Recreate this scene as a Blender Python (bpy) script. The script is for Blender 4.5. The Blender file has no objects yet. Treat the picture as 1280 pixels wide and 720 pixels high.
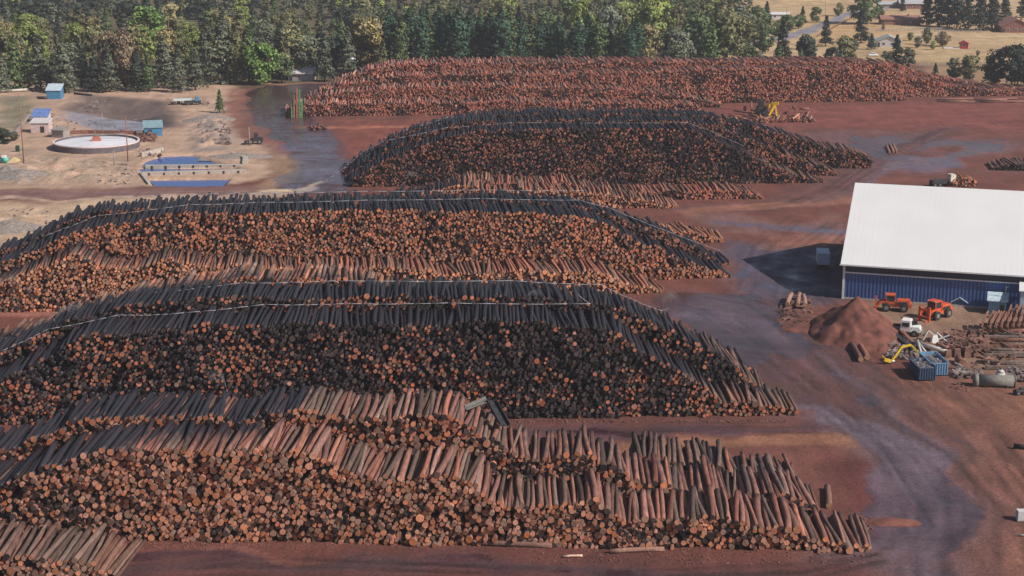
import bpy, math, random
import numpy as np
from mathutils import Vector, Matrix
from mathutils.bvhtree import BVHTree

random.seed(7); RNG = np.random.default_rng(11)
S = bpy.context.scene; COL = S.collection
R = math.radians

# ------------------------------------------------------------------ camera
FPX, HC, YH = 2100.0, 80.0, -165.0
TH = math.atan((360 - YH) / FPX)
cs, sn = math.cos(TH), math.sin(TH)
cam = bpy.data.cameras.new('camera'); cam.lens = FPX / 1280 * 36; cam.sensor_width = 36
cam.clip_start = 1; cam.clip_end = 30000
co = bpy.data.objects.new('camera', cam); COL.objects.link(co)
co.location = (0, 0, HC); co.rotation_euler = (math.pi / 2 - TH, 0, 0)
S.camera = co

def ray(px, py):
    a, b = (px - 640) / FPX, (py - 360) / FPX
    return np.array([a, cs - b * sn, -sn - b * cs])
def G(px, py, z=0.0):
    d = ray(px, py); t = (z - HC) / d[2]
    return (d[0] * t, d[1] * t)
def proj(X, Y, Z=0.0):
    zc = Y * cs + (HC - Z) * sn
    return 640 + FPX * X / zc, 360 + FPX * ((HC - Z) * cs - Y * sn) / zc
def height_at(X, Y, py):
    b = (py - 360) / FPX
    # solve (h*cs - Y*sn) = b*(Y*cs + h*sn), h = HC - Z
    h = (b * Y * cs + Y * sn) / (cs - b * sn)
    return HC - h

# ------------------------------------------------------------------ materials
def lin(r, g, b):
    f = lambda c: (c / 255 / 12.92) if c / 255 <= .04045 else ((c / 255 + .055) / 1.055) ** 2.4
    return (f(r), f(g), f(b))
def newmat(name):
    m = bpy.data.materials.new(name); m.use_nodes = True
    return m, m.node_tree.nodes, m.node_tree.links, m.node_tree.nodes['Principled BSDF']
MATS = {}
def mat(name, col, rough=.7, metal=0.0, var=.25, scale=1.5, bump=0.0, dirt=None):
    if name in MATS: return MATS[name]
    m, N, L, B = newmat(name)
    B.inputs['Roughness'].default_value = rough; B.inputs['Metallic'].default_value = metal
    tc = N.new('ShaderNodeTexCoord')
    nz = N.new('ShaderNodeTexNoise'); nz.inputs['Scale'].default_value = scale; nz.inputs['Detail'].default_value = 6
    L.new(tc.outputs['Object'], nz.inputs['Vector'])
    rp = N.new('ShaderNodeValToRGB'); L.new(nz.outputs['Fac'], rp.inputs['Fac'])
    lo = [c * (1 - var) for c in col] if dirt is None else dirt
    hi = [min(1, c * (1 + var * .6)) for c in col] if dirt is None else col
    rp.color_ramp.elements[0].position = .33; rp.color_ramp.elements[0].color = (*lo, 1)
    rp.color_ramp.elements[1].position = .62; rp.color_ramp.elements[1].color = (*hi, 1)
    L.new(rp.outputs['Color'], B.inputs['Base Color'])
    if bump:
        bp = N.new('ShaderNodeBump'); bp.inputs['Strength'].default_value = bump; bp.inputs['Distance'].default_value = .1
        L.new(nz.outputs['Fac'], bp.inputs['Height']); L.new(bp.outputs['Normal'], B.inputs['Normal'])
    MATS[name] = m
    return m

def attr_mat(name, kind):
    m, N, L, B = newmat(name)
    a = N.new('ShaderNodeAttribute'); a.attribute_name = 'col'
    if kind == 'log':
        w = N.new('ShaderNodeAttribute'); w.attribute_name = 'wet'
        g = N.new('ShaderNodeNewGeometry')
        mp = N.new('ShaderNodeMapping'); mp.inputs['Scale'].default_value = (5, .55, 5); mp.inputs['Rotation'].default_value = (0, 0, R(1))
        L.new(g.outputs['Position'], mp.inputs['Vector'])
        n1 = N.new('ShaderNodeTexNoise'); n1.inputs['Scale'].default_value = 1.0; n1.inputs['Detail'].default_value = 5; n1.inputs['Roughness'].default_value = .65
        L.new(mp.outputs['Vector'], n1.inputs['Vector'])
        mr = N.new('ShaderNodeMapRange'); mr.inputs['From Min'].default_value = .3; mr.inputs['From Max'].default_value = .7
        mr.inputs['To Min'].default_value = .55; mr.inputs['To Max'].default_value = 1.4
        L.new(n1.outputs['Fac'], mr.inputs['Value'])
        mu = N.new('ShaderNodeVectorMath'); mu.operation = 'SCALE'
        L.new(a.outputs['Color'], mu.inputs[0]); L.new(mr.outputs['Result'], mu.inputs['Scale'])
        wt = N.new('ShaderNodeVectorMath'); wt.operation = 'MULTIPLY_ADD'; wt.inputs[2].default_value = (.015, .015, .019)
        L.new(mu.outputs[0], wt.inputs[0]); wt.inputs[1].default_value = (.08, .11, .17)
        n2 = N.new('ShaderNodeTexNoise'); n2.inputs['Scale'].default_value = .5; n2.inputs['Detail'].default_value = 4
        L.new(g.outputs['Position'], n2.inputs['Vector'])
        ad = N.new('ShaderNodeMath'); ad.operation = 'MULTIPLY_ADD'; ad.inputs[1].default_value = .6; ad.inputs[2].default_value = -.3
        L.new(n2.outputs['Fac'], ad.inputs[0])
        a2 = N.new('ShaderNodeMath'); a2.operation = 'ADD'; L.new(ad.outputs[0], a2.inputs[0]); wa = N.new('ShaderNodeMath'); wa.operation = 'MULTIPLY'; L.new(w.outputs['Fac'], wa.inputs[0]); L.new(a.outputs['Alpha'], wa.inputs[1]); L.new(wa.outputs[0], a2.inputs[1])
        m2 = N.new('ShaderNodeMapRange'); m2.inputs['From Min'].default_value = .3; m2.inputs['From Max'].default_value = .75
        L.new(a2.outputs[0], m2.inputs['Value'])
        mx = N.new('ShaderNodeMix'); mx.data_type = 'RGBA'
        L.new(m2.outputs['Result'], mx.inputs[0]); L.new(mu.outputs[0], mx.inputs[6]); L.new(wt.outputs[0], mx.inputs[7])
        L.new(mx.outputs[2], B.inputs['Base Color'])
        rr = N.new('ShaderNodeMapRange'); rr.inputs['To Min'].default_value = .85; rr.inputs['To Max'].default_value = .5; B.inputs['Specular IOR Level'].default_value = .3
        L.new(m2.outputs['Result'], rr.inputs['Value']); L.new(rr.outputs['Result'], B.inputs['Roughness'])
        bp = N.new('ShaderNodeBump'); bp.inputs['Strength'].default_value = .5; bp.inputs['Distance'].default_value = .08
        L.new(n1.outputs['Fac'], bp.inputs['Height']); L.new(bp.outputs['Normal'], B.inputs['Normal'])
    if kind == 'ground':
        w = N.new('ShaderNodeAttribute'); w.attribute_name = 'wet'
        g = N.new('ShaderNodeNewGeometry')
        def noise(sc, det, rgh=.6, vec=None):
            n = N.new('ShaderNodeTexNoise'); n.inputs['Scale'].default_value = sc; n.inputs['Detail'].default_value = det; n.inputs['Roughness'].default_value = rgh
            L.new(vec or g.outputs['Position'], n.inputs['Vector']); return n
        n1 = noise(.12, 8, .62); n2 = noise(1.6, 6, .7); n3 = noise(7, 3, .7)
        def rng(n, lo, hi, a0=.3, a1=.7):
            r_ = N.new('ShaderNodeMapRange'); r_.inputs['From Min'].default_value = a0; r_.inputs['From Max'].default_value = a1
            r_.inputs['To Min'].default_value = lo; r_.inputs['To Max'].default_value = hi; L.new(n.outputs['Fac'], r_.inputs['Value']); return r_
        def mul(x, y):
            q = N.new('ShaderNodeMath'); q.operation = 'MULTIPLY'; L.new(x, q.inputs[0]); L.new(y, q.inputs[1]); return q.outputs[0]
        k = mul(mul(rng(n1, .72, 1.28).outputs[0], rng(n2, .68, 1.32).outputs[0]), rng(n3, .55, 1.45).outputs[0])
        mu = N.new('ShaderNodeVectorMath'); mu.operation = 'SCALE'; L.new(a.outputs['Color'], mu.inputs[0]); L.new(k, mu.inputs['Scale'])
        # wetness broken up by noise: darker and glossier
        q = N.new('ShaderNodeMath'); q.operation = 'MULTIPLY_ADD'; q.inputs[1].default_value = 1.8; q.inputs[2].default_value = -.95; L.new(n1.outputs['Fac'], q.inputs[0])
        q2 = N.new('ShaderNodeMath'); q2.operation = 'ADD'; L.new(q.outputs[0], q2.inputs[0]); L.new(w.outputs['Fac'], q2.inputs[1])
        q3 = N.new('ShaderNodeMapRange'); q3.inputs['From Min'].default_value = .35; q3.inputs['From Max'].default_value = .8; L.new(q2.outputs[0], q3.inputs['Value'])
        wt = N.new('ShaderNodeVectorMath'); wt.operation = 'MULTIPLY'; L.new(mu.outputs[0], wt.inputs[0]); wt.inputs[1].default_value = (.72, .72, .77)
        mx = N.new('ShaderNodeMix'); mx.data_type = 'RGBA'
        L.new(q3.outputs['Result'], mx.inputs[0]); L.new(mu.outputs[0], mx.inputs[6]); L.new(wt.outputs[0], mx.inputs[7])
        L.new(mx.outputs[2], B.inputs['Base Color'])
        rr = N.new('ShaderNodeMapRange'); rr.inputs['To Min'].default_value = .95; rr.inputs['To Max'].default_value = .2; B.inputs['Specular IOR Level'].default_value = .36
        L.new(q3.outputs['Result'], rr.inputs['Value']); L.new(rr.outputs['Result'], B.inputs['Roughness'])
        bp = N.new('ShaderNodeBump'); bp.inputs['Distance'].default_value = .25
        bs = N.new('ShaderNodeMapRange'); bs.inputs['To Min'].default_value = .7; bs.inputs['To Max'].default_value = .08
        L.new(q3.outputs['Result'], bs.inputs['Value']); L.new(bs.outputs['Result'], bp.inputs['Strength'])
        L.new(n2.outputs['Fac'], bp.inputs['Height']); L.new(bp.outputs['Normal'], B.inputs['Normal'])
    if kind == 'leaf':
        oi = N.new('ShaderNodeObjectInfo')
        mu = N.new('ShaderNodeVectorMath'); mu.operation = 'MULTIPLY'
        L.new(a.outputs['Color'], mu.inputs[0]); L.new(oi.outputs['Color'], mu.inputs[1])
        L.new(mu.outputs[0], B.inputs['Base Color']); B.inputs['Roughness'].default_value = .75
        B.inputs['Specular IOR Level'].default_value = .15
    return m

M_LOG = attr_mat('log_bark_and_cut_ends', 'log')
M_GROUND = attr_mat('earth', 'ground')
M_LEAF = attr_mat('leaves', 'leaf')
M_TRUNK = mat('tree_trunk', (.12, .08, .06), .9, var=.4, bump=.5)
M_WHITE = mat('white_metal', (.78, .78, .77), .45, var=.05)
M_ROOF = mat('white_roof_sheet', (.74, .74, .74), .6, var=.03, scale=.15)
M_BLUE = mat('blue_cladding', (.075, .145, .36), .5, var=.1, scale=.3)
M_LBLUE = mat('light_blue_metal', (.16, .32, .48), .5, var=.15)
M_TEAL = mat('faded_blue_paint', (.06, .22, .38), .55, var=.2)
M_ORANGE = mat('orange_paint', (.62, .11, .04), .45, var=.25, scale=2.5)
M_YELLOW = mat('yellow_paint', (.72, .48, .03), .45, var=.15)
M_BLACK = mat('black_rubber', (.025, .025, .027), .7, var=.3)
M_DARK = mat('dark_steel', (.05, .05, .055), .55, metal=.3, var=.4)
M_STEEL = mat('galvanised_steel', (.19, .18, .165), .75, metal=.0, var=.2)
M_GREYPIPE = mat('pale_pipe', (.55, .52, .47), .6, var=.15)
M_RUST = mat('rusty_steel', (.24, .11, .075), .85, var=.45, scale=2)
M_CONC = mat('concrete', (.45, .40, .34), .9, var=.2, bump=.2)
M_GLASS = mat('cab_glass', (.03, .04, .05), .12, var=.1)
M_RED = mat('red_paint', (.45, .03, .04), .5, var=.15)
M_WATERB = mat('pond_water_surface', (.045, .10, .33), .12, var=.12, scale=.4)
M_BRICK = mat('red_brown_boards', (.25, .11, .085), .85, var=.2)
M_BROOF = mat('red_brown_roof', (.33, .16, .12), .8, var=.15)
M_GREYROOF = mat('grey_shingle_roof', (.42, .43, .44), .8, var=.12)
M_GREYWALL = mat('pale_house_siding', (.55, .55, .56), .8, var=.08)
M_WOODGREY = mat('weathered_boards', (.30, .27, .25), .9, var=.3)
M_POST = mat('rusty_post', (.30, .12, .08), .8, var=.3)
M_SANDM = mat('wood_chips', (.62, .38, .2), .95, var=.35, scale=4, bump=.8)
M_DIRT = mat('red_dirt', (.17, .062, .045), .95, var=.4, scale=.6, bump=.9)
M_GREEN = mat('green_paint', (.08, .22, .09), .6, var=.2)
M_TURQ = mat('turquoise_plastic', (.10, .42, .36), .5, var=.1)

# ------------------------------------------------------------------ object helpers
def tag(o, label=None, cat=None, group=None, kind=None):
    if label: o['label'] = label
    if cat: o['category'] = cat
    if group: o['group'] = group
    if kind: o['kind'] = kind
    return o
def thing(name, label, cat, loc, rz=0, group=None):
    o = bpy.data.objects.new(name, None); COL.objects.link(o)
    o.location = loc if len(loc) == 3 else (*loc, 0); o.rotation_euler = (0, 0, rz)
    return tag(o, label, cat, group)
class MB:
    def __init__(s): s.v = []; s.f = []; s.sm = []
    def add(s, vs, fs, smooth=False):
        b = len(s.v); s.v += [tuple(map(float, q)) for q in vs]; s.f += [tuple(i + b for i in f) for f in fs]; s.sm += [smooth] * len(fs); return s
    def box(s, x0, x1, y0, y1, z0, z1, top=None, shear=0):
        # top = (dx, dy) inset of the upper face
        dx, dy = top or (0, 0)
        vs = [(x0, y0, z0), (x1, y0, z0), (x1, y1, z0), (x0, y1, z0), (x0 + dx + shear, y0 + dy, z1), (x1 - dx + shear, y0 + dy, z1), (x1 - dx + shear, y1 - dy, z1), (x0 + dx + shear, y1 - dy, z1)]
        return s.add(vs, [(3, 2, 1, 0), (4, 5, 6, 7), (0, 1, 5, 4), (1, 2, 6, 5), (2, 3, 7, 6), (3, 0, 4, 7)])
    def beam(s, p, q, w, h=None):
        p, q = Vector(p), Vector(q); d = (q - p).normalized(); h = h or w
        up = Vector((0, 0, 1)) if abs(d.z) < .95 else Vector((0, 1, 0))
        a = d.cross(up).normalized() * w / 2; b = a.cross(d).normalized() * h / 2
        vs = [p - a - b, p + a - b, p + a + b, p - a + b, q - a - b, q + a - b, q + a + b, q - a + b]
        return s.add(vs, [(0, 1, 2, 3), (7, 6, 5, 4), (0, 4, 5, 1), (1, 5, 6, 2), (2, 6, 7, 3), (3, 7, 4, 0)])
    def cyl(s, p, q, r0, r1=None, n=14):
        p, q = Vector(p), Vector(q); r1 = r0 if r1 is None else r1; d = (q - p).normalized()
        up = Vector((0, 0, 1)) if abs(d.z) < .9 else Vector((1, 0, 0))
        a = d.cross(up).normalized(); b = d.cross(a)
        vs = [p + (a * math.cos(t) + b * math.sin(t)) * r0 for t in [2 * math.pi * i / n for i in range(n)]] + \
             [q + (a * math.cos(t) + b * math.sin(t)) * r1 for t in [2 * math.pi * i / n for i in range(n)]]
        s.add(vs, [(i, (i + 1) % n, n + (i + 1) % n, n + i) for i in range(n)], True)
        b0 = len(s.v) - 2 * n
        s.f += [tuple(b0 + i for i in reversed(range(n))), tuple(b0 + n + i for i in range(n))]; s.sm += [False, False]
        return s
    def tube(s, pts, r, n=8):
        for i in range(len(pts) - 1): s.cyl(pts[i], pts[i + 1], r, r, n)
        return s
    def prism(s, prof, x0, x1, axis='x'):
        # prof: polygon of (y, z), extruded along x (or (x, z) along y)
        n = len(prof)
        if axis == 'x': vs = [(x0, y, z) for y, z in prof] + [(x1, y, z) for y, z in prof]
        else: vs = [(y, x0, z) for y, z in prof] + [(y, x1, z) for y, z in prof]
        return s.add(vs, [(i, (i + 1) % n, n + (i + 1) % n, n + i) for i in range(n)] + [tuple(reversed(range(n))), tuple(range(n, 2 * n))])
    def build(s, name, m, parent=None, loc=None):
        me = bpy.data.meshes.new(name); me.from_pydata(s.v, [], s.f); me.validate()
        import bmesh
        bm = bmesh.new(); bm.from_mesh(me); bmesh.ops.recalc_face_normals(bm, faces=bm.faces); bm.to_mesh(me); bm.free()
        if len(s.sm) == len(me.polygons): me.polygons.foreach_set('use_smooth', s.sm)
        me.materials.append(m)
        o = bpy.data.objects.new(name, me); COL.objects.link(o)
        if parent: o.parent = parent
        if loc: o.location = loc
        return o
def copy_tree(o, parent=None):
    c = o.copy(); COL.objects.link(c); c.parent = parent
    for ch in o.children: copy_tree(ch, c)
    return c

# numpy value noise
def _h(ix, iy, seed):
    n = (ix.astype(np.int64) * 374761393 + iy.astype(np.int64) * 668265263 + seed * 1442695041) & 0xffffffff
    n = ((n ^ (n >> 13)) * 1274126177) & 0xffffffff
    return ((n ^ (n >> 16)) & 0xffff) / 65535.0
def vnoise(x, y, seed=0):
    x = np.asarray(x, float); y = np.asarray(y, float)
    ix, iy = np.floor(x), np.floor(y); fx, fy = x - ix, y - iy
    fx = fx * fx * (3 - 2 * fx); fy = fy * fy * (3 - 2 * fy)
    a, b, c, d = _h(ix, iy, seed), _h(ix + 1, iy, seed), _h(ix, iy + 1, seed), _h(ix + 1, iy + 1, seed)
    return (a * (1 - fx) + b * fx) * (1 - fy) + (c * (1 - fx) + d * fx) * fy
def fbm(x, y, seed=0, o=4):
    t = 0; a = .5
    for k in range(o): t = t + a * vnoise(x * 2 ** k, y * 2 ** k, seed + k); a *= .5
    return t / .9375
# ------------------------------------------------------------------ ground
def axis(lo, hi, step, far, g=1.25):
    a = list(np.arange(lo, hi + 1e-6, step)); s_ = step; x = a[-1]
    while x < far[1]: s_ *= g; x += s_; a.append(x)
    s_ = step; x = a[0]; pre = []
    while x > far[0]: s_ *= g; x -= s_; pre.append(x)
    return np.array(pre[::-1] + a)
gx = axis(-230, 230, .7, (-9000, 9000))
ys = [150.0]
while ys[-1] < 1150: ys.append(ys[-1] + max(.5, ys[-1] * .0022))
step = ys[-1] - ys[-2]
while ys[-1] < 14000: step *= 1.3; ys.append(ys[-1] + step)
pre = []; y0 = 150; step = 2
while y0 > -600: y0 -= step; step *= 1.4; pre.append(y0)
gy = np.array(pre[::-1] + ys)
GX, GY = np.meshgrid(gx, gy); X, Y = GX.ravel(), GY.ravel()
WX = X + (fbm(X * .08, Y * .08, 3) - .5) * 7 + (fbm(X * .5, Y * .5, 5, 3) - .5) * 2.0
WY = Y + (fbm(X * .08, Y * .08, 4) - .5) * 12 + (fbm(X * .5, Y * .5, 6, 3) - .5) * 2.0
def inpoly(poly, x, y):
    P = np.array([G(*p) for p in poly]); r = np.zeros(x.shape, bool)
    for i in range(len(P)):
        (x1, y1), (x2, y2) = P[i], P[(i + 1) % len(P)]
        c = (y1 > y) != (y2 > y)
        with np.errstate(divide='ignore', invalid='ignore'):
            r ^= c & (x < (x2 - x1) * (y - y1) / (y2 - y1 + 1e-12) + x1)
    return r
def pdist(pts, x, y, closed=False):
    P = np.array([G(*p) for p in pts]); n = len(P)
    best = np.full(x.shape, 1e9); al = np.zeros(x.shape); sd = np.zeros(x.shape); wi = np.zeros(x.shape); acc = 0
    for i in range(n if closed else n - 1):
        a, b = P[i], P[(i + 1) % n]; d = b - a; L2 = d @ d + 1e-9; L = math.sqrt(L2)
        t = np.clip(((x - a[0]) * d[0] + (y - a[1]) * d[1]) / L2, 0, 1)
        qx, qy = x - a[0] - t * d[0], y - a[1] - t * d[1]; q = np.hypot(qx, qy)
        m = q < best; best[m] = q[m]; al[m] = (acc + t * L)[m]; sd[m] = (np.sign(d[0] * qy - d[1] * qx) * q)[m]; wi[m] = (i + t)[m]
        acc += L
    return best, al, sd, wi
C = np.zeros((len(X), 3)); C[:] = lin(110, 66, 56); W = np.zeros(len(X)); Z = np.zeros(len(X))
def mixin(mask, col=None, wet=None):
    m = np.clip(mask, 0, 1)
    if col is not None: C[:] = C * (1 - m[:, None]) + np.array(col) * m[:, None]
    if wet is not None: W[:] = W * (1 - m) + wet * m
def region(poly, col=None, wet=None, soft=6, a=1, warp=True, noise=0):
    x, y = (WX, WY) if warp else (X, Y)
    d = pdist(poly, x, y, True)[0] * np.where(inpoly(poly, x, y), 1, -1)
    m = np.clip(d / soft + .5, 0, 1)
    if noise: m = m * np.clip((fbm(X * noise, Y * noise, 9) - .35) * 5, 0, 1)
    mixin(m * a, col, wet); return m
def stroke(pts, wid, col=None, wet=None, soft=2.5, a=1, streak=0, seed=1):
    d, al, sd, wi = pdist(pts, WX, WY)
    w = np.interp(wi, np.arange(len(wid)), wid) / 2
    m = np.clip((w - d) / soft + .5, 0, 1)
    if streak: m = m * (1 - streak + streak * np.clip((fbm(sd * .55, al * .03, seed, 3) - .35) * 4, 0, 1))
    mixin(m * a, col, wet); return m
RED, TAN, SAND = lin(126, 80, 68), lin(168, 138, 112), lin(182, 152, 130)
FIELD = lin(188, 160, 122); MUD = lin(96, 68, 66); WETC = lin(98, 74, 76)
# far fields and woods floor
mixin(np.clip((Y - 620) / 20, 0, 1) * (X < 165), lin(96, 88, 62))
region([(900, 75), (1400, 80), (1400, -30), (880, -30)], FIELD, soft=14)
mixin(np.clip((Y - 690) / 30, 0, 1) * np.clip((fbm(X * .02, Y * .015, 21) - .5) * 4, 0, 1) * .6 * (X > 150), lin(150, 128, 88))
region([(990, 20), (1100, 10), (1140, 60), (1000, 60)], lin(186, 152, 104), soft=15, a=.6)
region([(1170, 110), (1300, 112), (1300, 60), (1150, 70)], lin(186, 160, 120), soft=10, a=.5)
# country lane
stroke([(900, 62), (965, 50), (1005, 40), (1045, 24), (1062, 16), (1120, 8), (1300, -6)], [9, 9, 9, 8, 8, 8, 8], lin(138, 134, 142), soft=2)
stroke([(1100, 46), (1150, 44), (1230, 46), (1300, 44)], [4, 4, 4, 4], lin(206, 184, 150), soft=3, a=.7)
stroke([(1130, 66), (1190, 68), (1300, 64)], [3, 3, 3], lin(164, 134, 104), soft=3, a=.6)
stroke([(960, 66), (1020, 60), (1080, 66), (1150, 78), (1300, 84)], [4, 4, 3, 3, 3], lin(158, 132, 110), soft=3, a=.7)
stroke([(1000, 8), (1100, 2), (1300, 12)], [6, 6, 6], lin(150, 122, 100), soft=4, a=.6)
# left sandy works
region([(-200, 100), (130, 104), (290, 103), (300, 112), (288, 140), (295, 170), (345, 188), (352, 205), (340, 222), (290, 232), (150, 236), (-200, 244)], SAND, 0, soft=5)
region([(-200, 262), (60, 252), (180, 246), (330, 246), (200, 262), (120, 290), (40, 330), (-200, 330)], lin(186, 158, 132), 0, soft=5)
region([(0, 185), (70, 195), (150, 200), (170, 225), (60, 232), (0, 232)], lin(160, 140, 122), soft=8, noise=.25)
region([(0, 120), (38, 120), (40, 150), (20, 160), (0, 160)], lin(130, 122, 100), soft=6)
region([(225, 160), (285, 135), (290, 185), (240, 190)], lin(150, 138, 128), soft=6, noise=.3)
region([(100, 118), (200, 125), (222, 140), (222, 158), (175, 166), (120, 166), (75, 140)], lin(112, 96, 90), soft=7)
region([(75, 140), (125, 137), (150, 142), (185, 145), (190, 160), (120, 163), (90, 156)], lin(150, 148, 158), .5, soft=5, a=.8)
region([(160, 143), (205, 140), (215, 152), (190, 162), (160, 158)], lin(78, 72, 72), soft=5)
stroke([(-60, 246), (90, 243), (200, 243), (300, 241), (380, 236)], [12, 12, 12, 12, 10], lin(128, 98, 92), .1, soft=3, streak=.3)
stroke([(-60, 250), (150, 249), (300, 246), (360, 242)], [3, 3, 3, 3], lin(196, 170, 148), soft=2, a=.7)
stroke([(0, 275), (30, 270), (60, 262), (110, 256)], [6, 6, 6, 4], lin(206, 180, 152), soft=3, a=.6, streak=.6)
# wet haul road on the left
region([(308, 116), (335, 106), (460, 104), (470, 114), (400, 126), (392, 138), (400, 156), (440, 185), (450, 215), (440, 240), (375, 242), (340, 236), (362, 215), (350, 190), (320, 165), (305, 140)], WETC, .85, soft=3)
region([(330, 180), (400, 172), (432, 205), (425, 238), (370, 236), (355, 205)], lin(120, 105, 120), .95, soft=7, noise=.1)
stroke([(296, 112), (292, 130), (306, 158), (330, 178), (345, 192)], [7, 8, 8, 7, 6], lin(134, 92, 78), .1, soft=3, streak=.4)
stroke([(305, 104), (380, 104), (460, 104)], [5, 5, 5], lin(150, 108, 90), soft=3)
stroke([(330, 196), (355, 205), (360, 222), (335, 236)], [7, 9, 6, 5], lin(150, 120, 98), soft=4)
stroke([(330, 241), (380, 238), (410, 228)], [3, 4, 2], lin(214, 190, 160), soft=2)
# yard between the decks
region([(425, 152), (660, 148), (640, 165), (520, 180), (440, 200)], lin(124, 70, 58), .15, soft=8)
stroke([(380, 160), (520, 158), (660, 152)], [7, 6, 5], lin(170, 108, 82), soft=4, a=.8, streak=.3)
region([(880, 133), (1290, 128), (1290, 165), (1100, 160), (980, 160)], lin(124, 70, 62), .15, soft=10)
region([(1000, 165), (1290, 165), (1290, 215), (1100, 215), (1060, 235)], lin(112, 80, 82), .5, soft=10, noise=.05)
region([(1110, 195), (1200, 198), (1200, 212), (1130, 214)], lin(128, 112, 126), .95, soft=5, a=.8)
region([(1210, 180), (1265, 178), (1265, 192), (1215, 192)], lin(128, 112, 120), .9, soft=5, a=.5)
stroke([(1180, 160), (1100, 195), (1040, 235), (980, 255), (900, 262), (850, 262)], [14, 14, 14, 12, 8, 6], MUD, .45, soft=5, streak=.5)
stroke([(1230, 188), (1120, 206), (1060, 240), (1000, 250)], [4, 4, 4, 4], lin(128, 98, 96), .8, soft=3, streak=.5)
region([(840, 262), (960, 252), (1060, 240), (1058, 300), (990, 305), (900, 290)], lin(120, 86, 80), .35, soft=6, noise=.08)
stroke([(860, 266), (900, 262), (1000, 256), (1060, 250)], [5, 6, 6, 5], lin(148, 100, 80), .05, soft=3, a=.8)
stroke([(900, 278), (970, 285), (1055, 288)], [6, 7, 7], lin(118, 104, 116), .85, soft=4, streak=.6)
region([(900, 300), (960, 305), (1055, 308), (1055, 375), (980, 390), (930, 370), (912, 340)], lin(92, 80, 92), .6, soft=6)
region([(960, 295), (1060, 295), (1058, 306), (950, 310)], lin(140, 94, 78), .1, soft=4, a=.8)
# main haul road on the right
stroke([(1215, 760), (1210, 690), (1195, 630), (1140, 570), (1080, 520), (1020, 465), (960, 415), (905, 385), (850, 375)], [30, 28, 27, 27, 26, 24, 22, 20, 14], lin(94, 66, 64), .6, soft=2.5, streak=.18)
stroke([(1080, 760), (1130, 690), (1150, 640), (1130, 585), (1070, 540), (1010, 520), (930, 545), (700, 545)], [22, 18, 13, 13, 12, 9, 6, 5], lin(130, 104, 106), .95, soft=3, streak=.5, seed=4)
stroke([(1220, 740), (1225, 640), (1165, 570), (1095, 500), (1030, 445)], [4, 4, 4, 4, 3], lin(118, 102, 112), .9, soft=2, streak=.6, seed=8)
stroke([(1240, 740), (1243, 640), (1200, 570), (1120, 500), (1050, 440)], [6, 6, 5, 4, 3], lin(140, 92, 78), 0, soft=3, streak=.5, seed=5)
stroke([(870, 395), (930, 400), (990, 420)], [8, 9, 8], lin(126, 104, 112), .85, soft=4, streak=.5)
region([(860, 360), (1000, 400), (1060, 450), (1020, 470), (960, 420), (850, 385)], lin(118, 84, 84), .5, soft=7, a=.6)
region([(670, 545), (1000, 525), (1090, 590), (1140, 620), (1140, 660), (1040, 660), (900, 600), (700, 560)], lin(112, 70, 60), .1, soft=6)
region([(1045, 572), (1120, 585), (1142, 620), (1135, 645), (1060, 640), (1040, 600)], lin(100, 54, 50), .3, soft=6)
stroke([(700, 556), (850, 562), (1010, 555), (1040, 548)], [2.5, 4, 5, 4], lin(150, 104, 80), 0, soft=2, a=.8)
stroke([(660, 540), (850, 540), (1000, 532)], [7, 8, 6], lin(84, 60, 66), .4, soft=3)
region([(640, 522), (1010, 516), (1000, 535), (640, 540)], lin(100, 62, 56), .1, soft=4)
stroke([(1232, 760), (1232, 690), (1222, 625), (1175, 560), (1120, 505), (1060, 450), (1000, 405)], [9, 9, 9, 9, 9, 9, 8], lin(80, 58, 58), .45, soft=3, streak=.5, seed=12)
stroke([(1120, 650), (1150, 620), (1130, 575), (1090, 545)], [8, 9, 9, 7], lin(128, 104, 108), 1.1, soft=2.5, streak=.3, seed=14)
# scrap yard ground
region([(1085, 375), (1400, 390), (1400, 470), (1230, 470), (1130, 440), (1080, 420)], lin(140, 112, 92), .0, soft=6)
region([(1180, 470), (1400, 470), (1400, 740), (1270, 740), (1250, 620), (1200, 540), (1130, 480)], lin(130, 88, 72), 0, soft=8)
stroke([(1140, 460), (1210, 500), (1255, 580), (1262, 740)], [3, 5, 6, 8], lin(112, 74, 66), .1, soft=4, a=.7, streak=.7)
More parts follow.
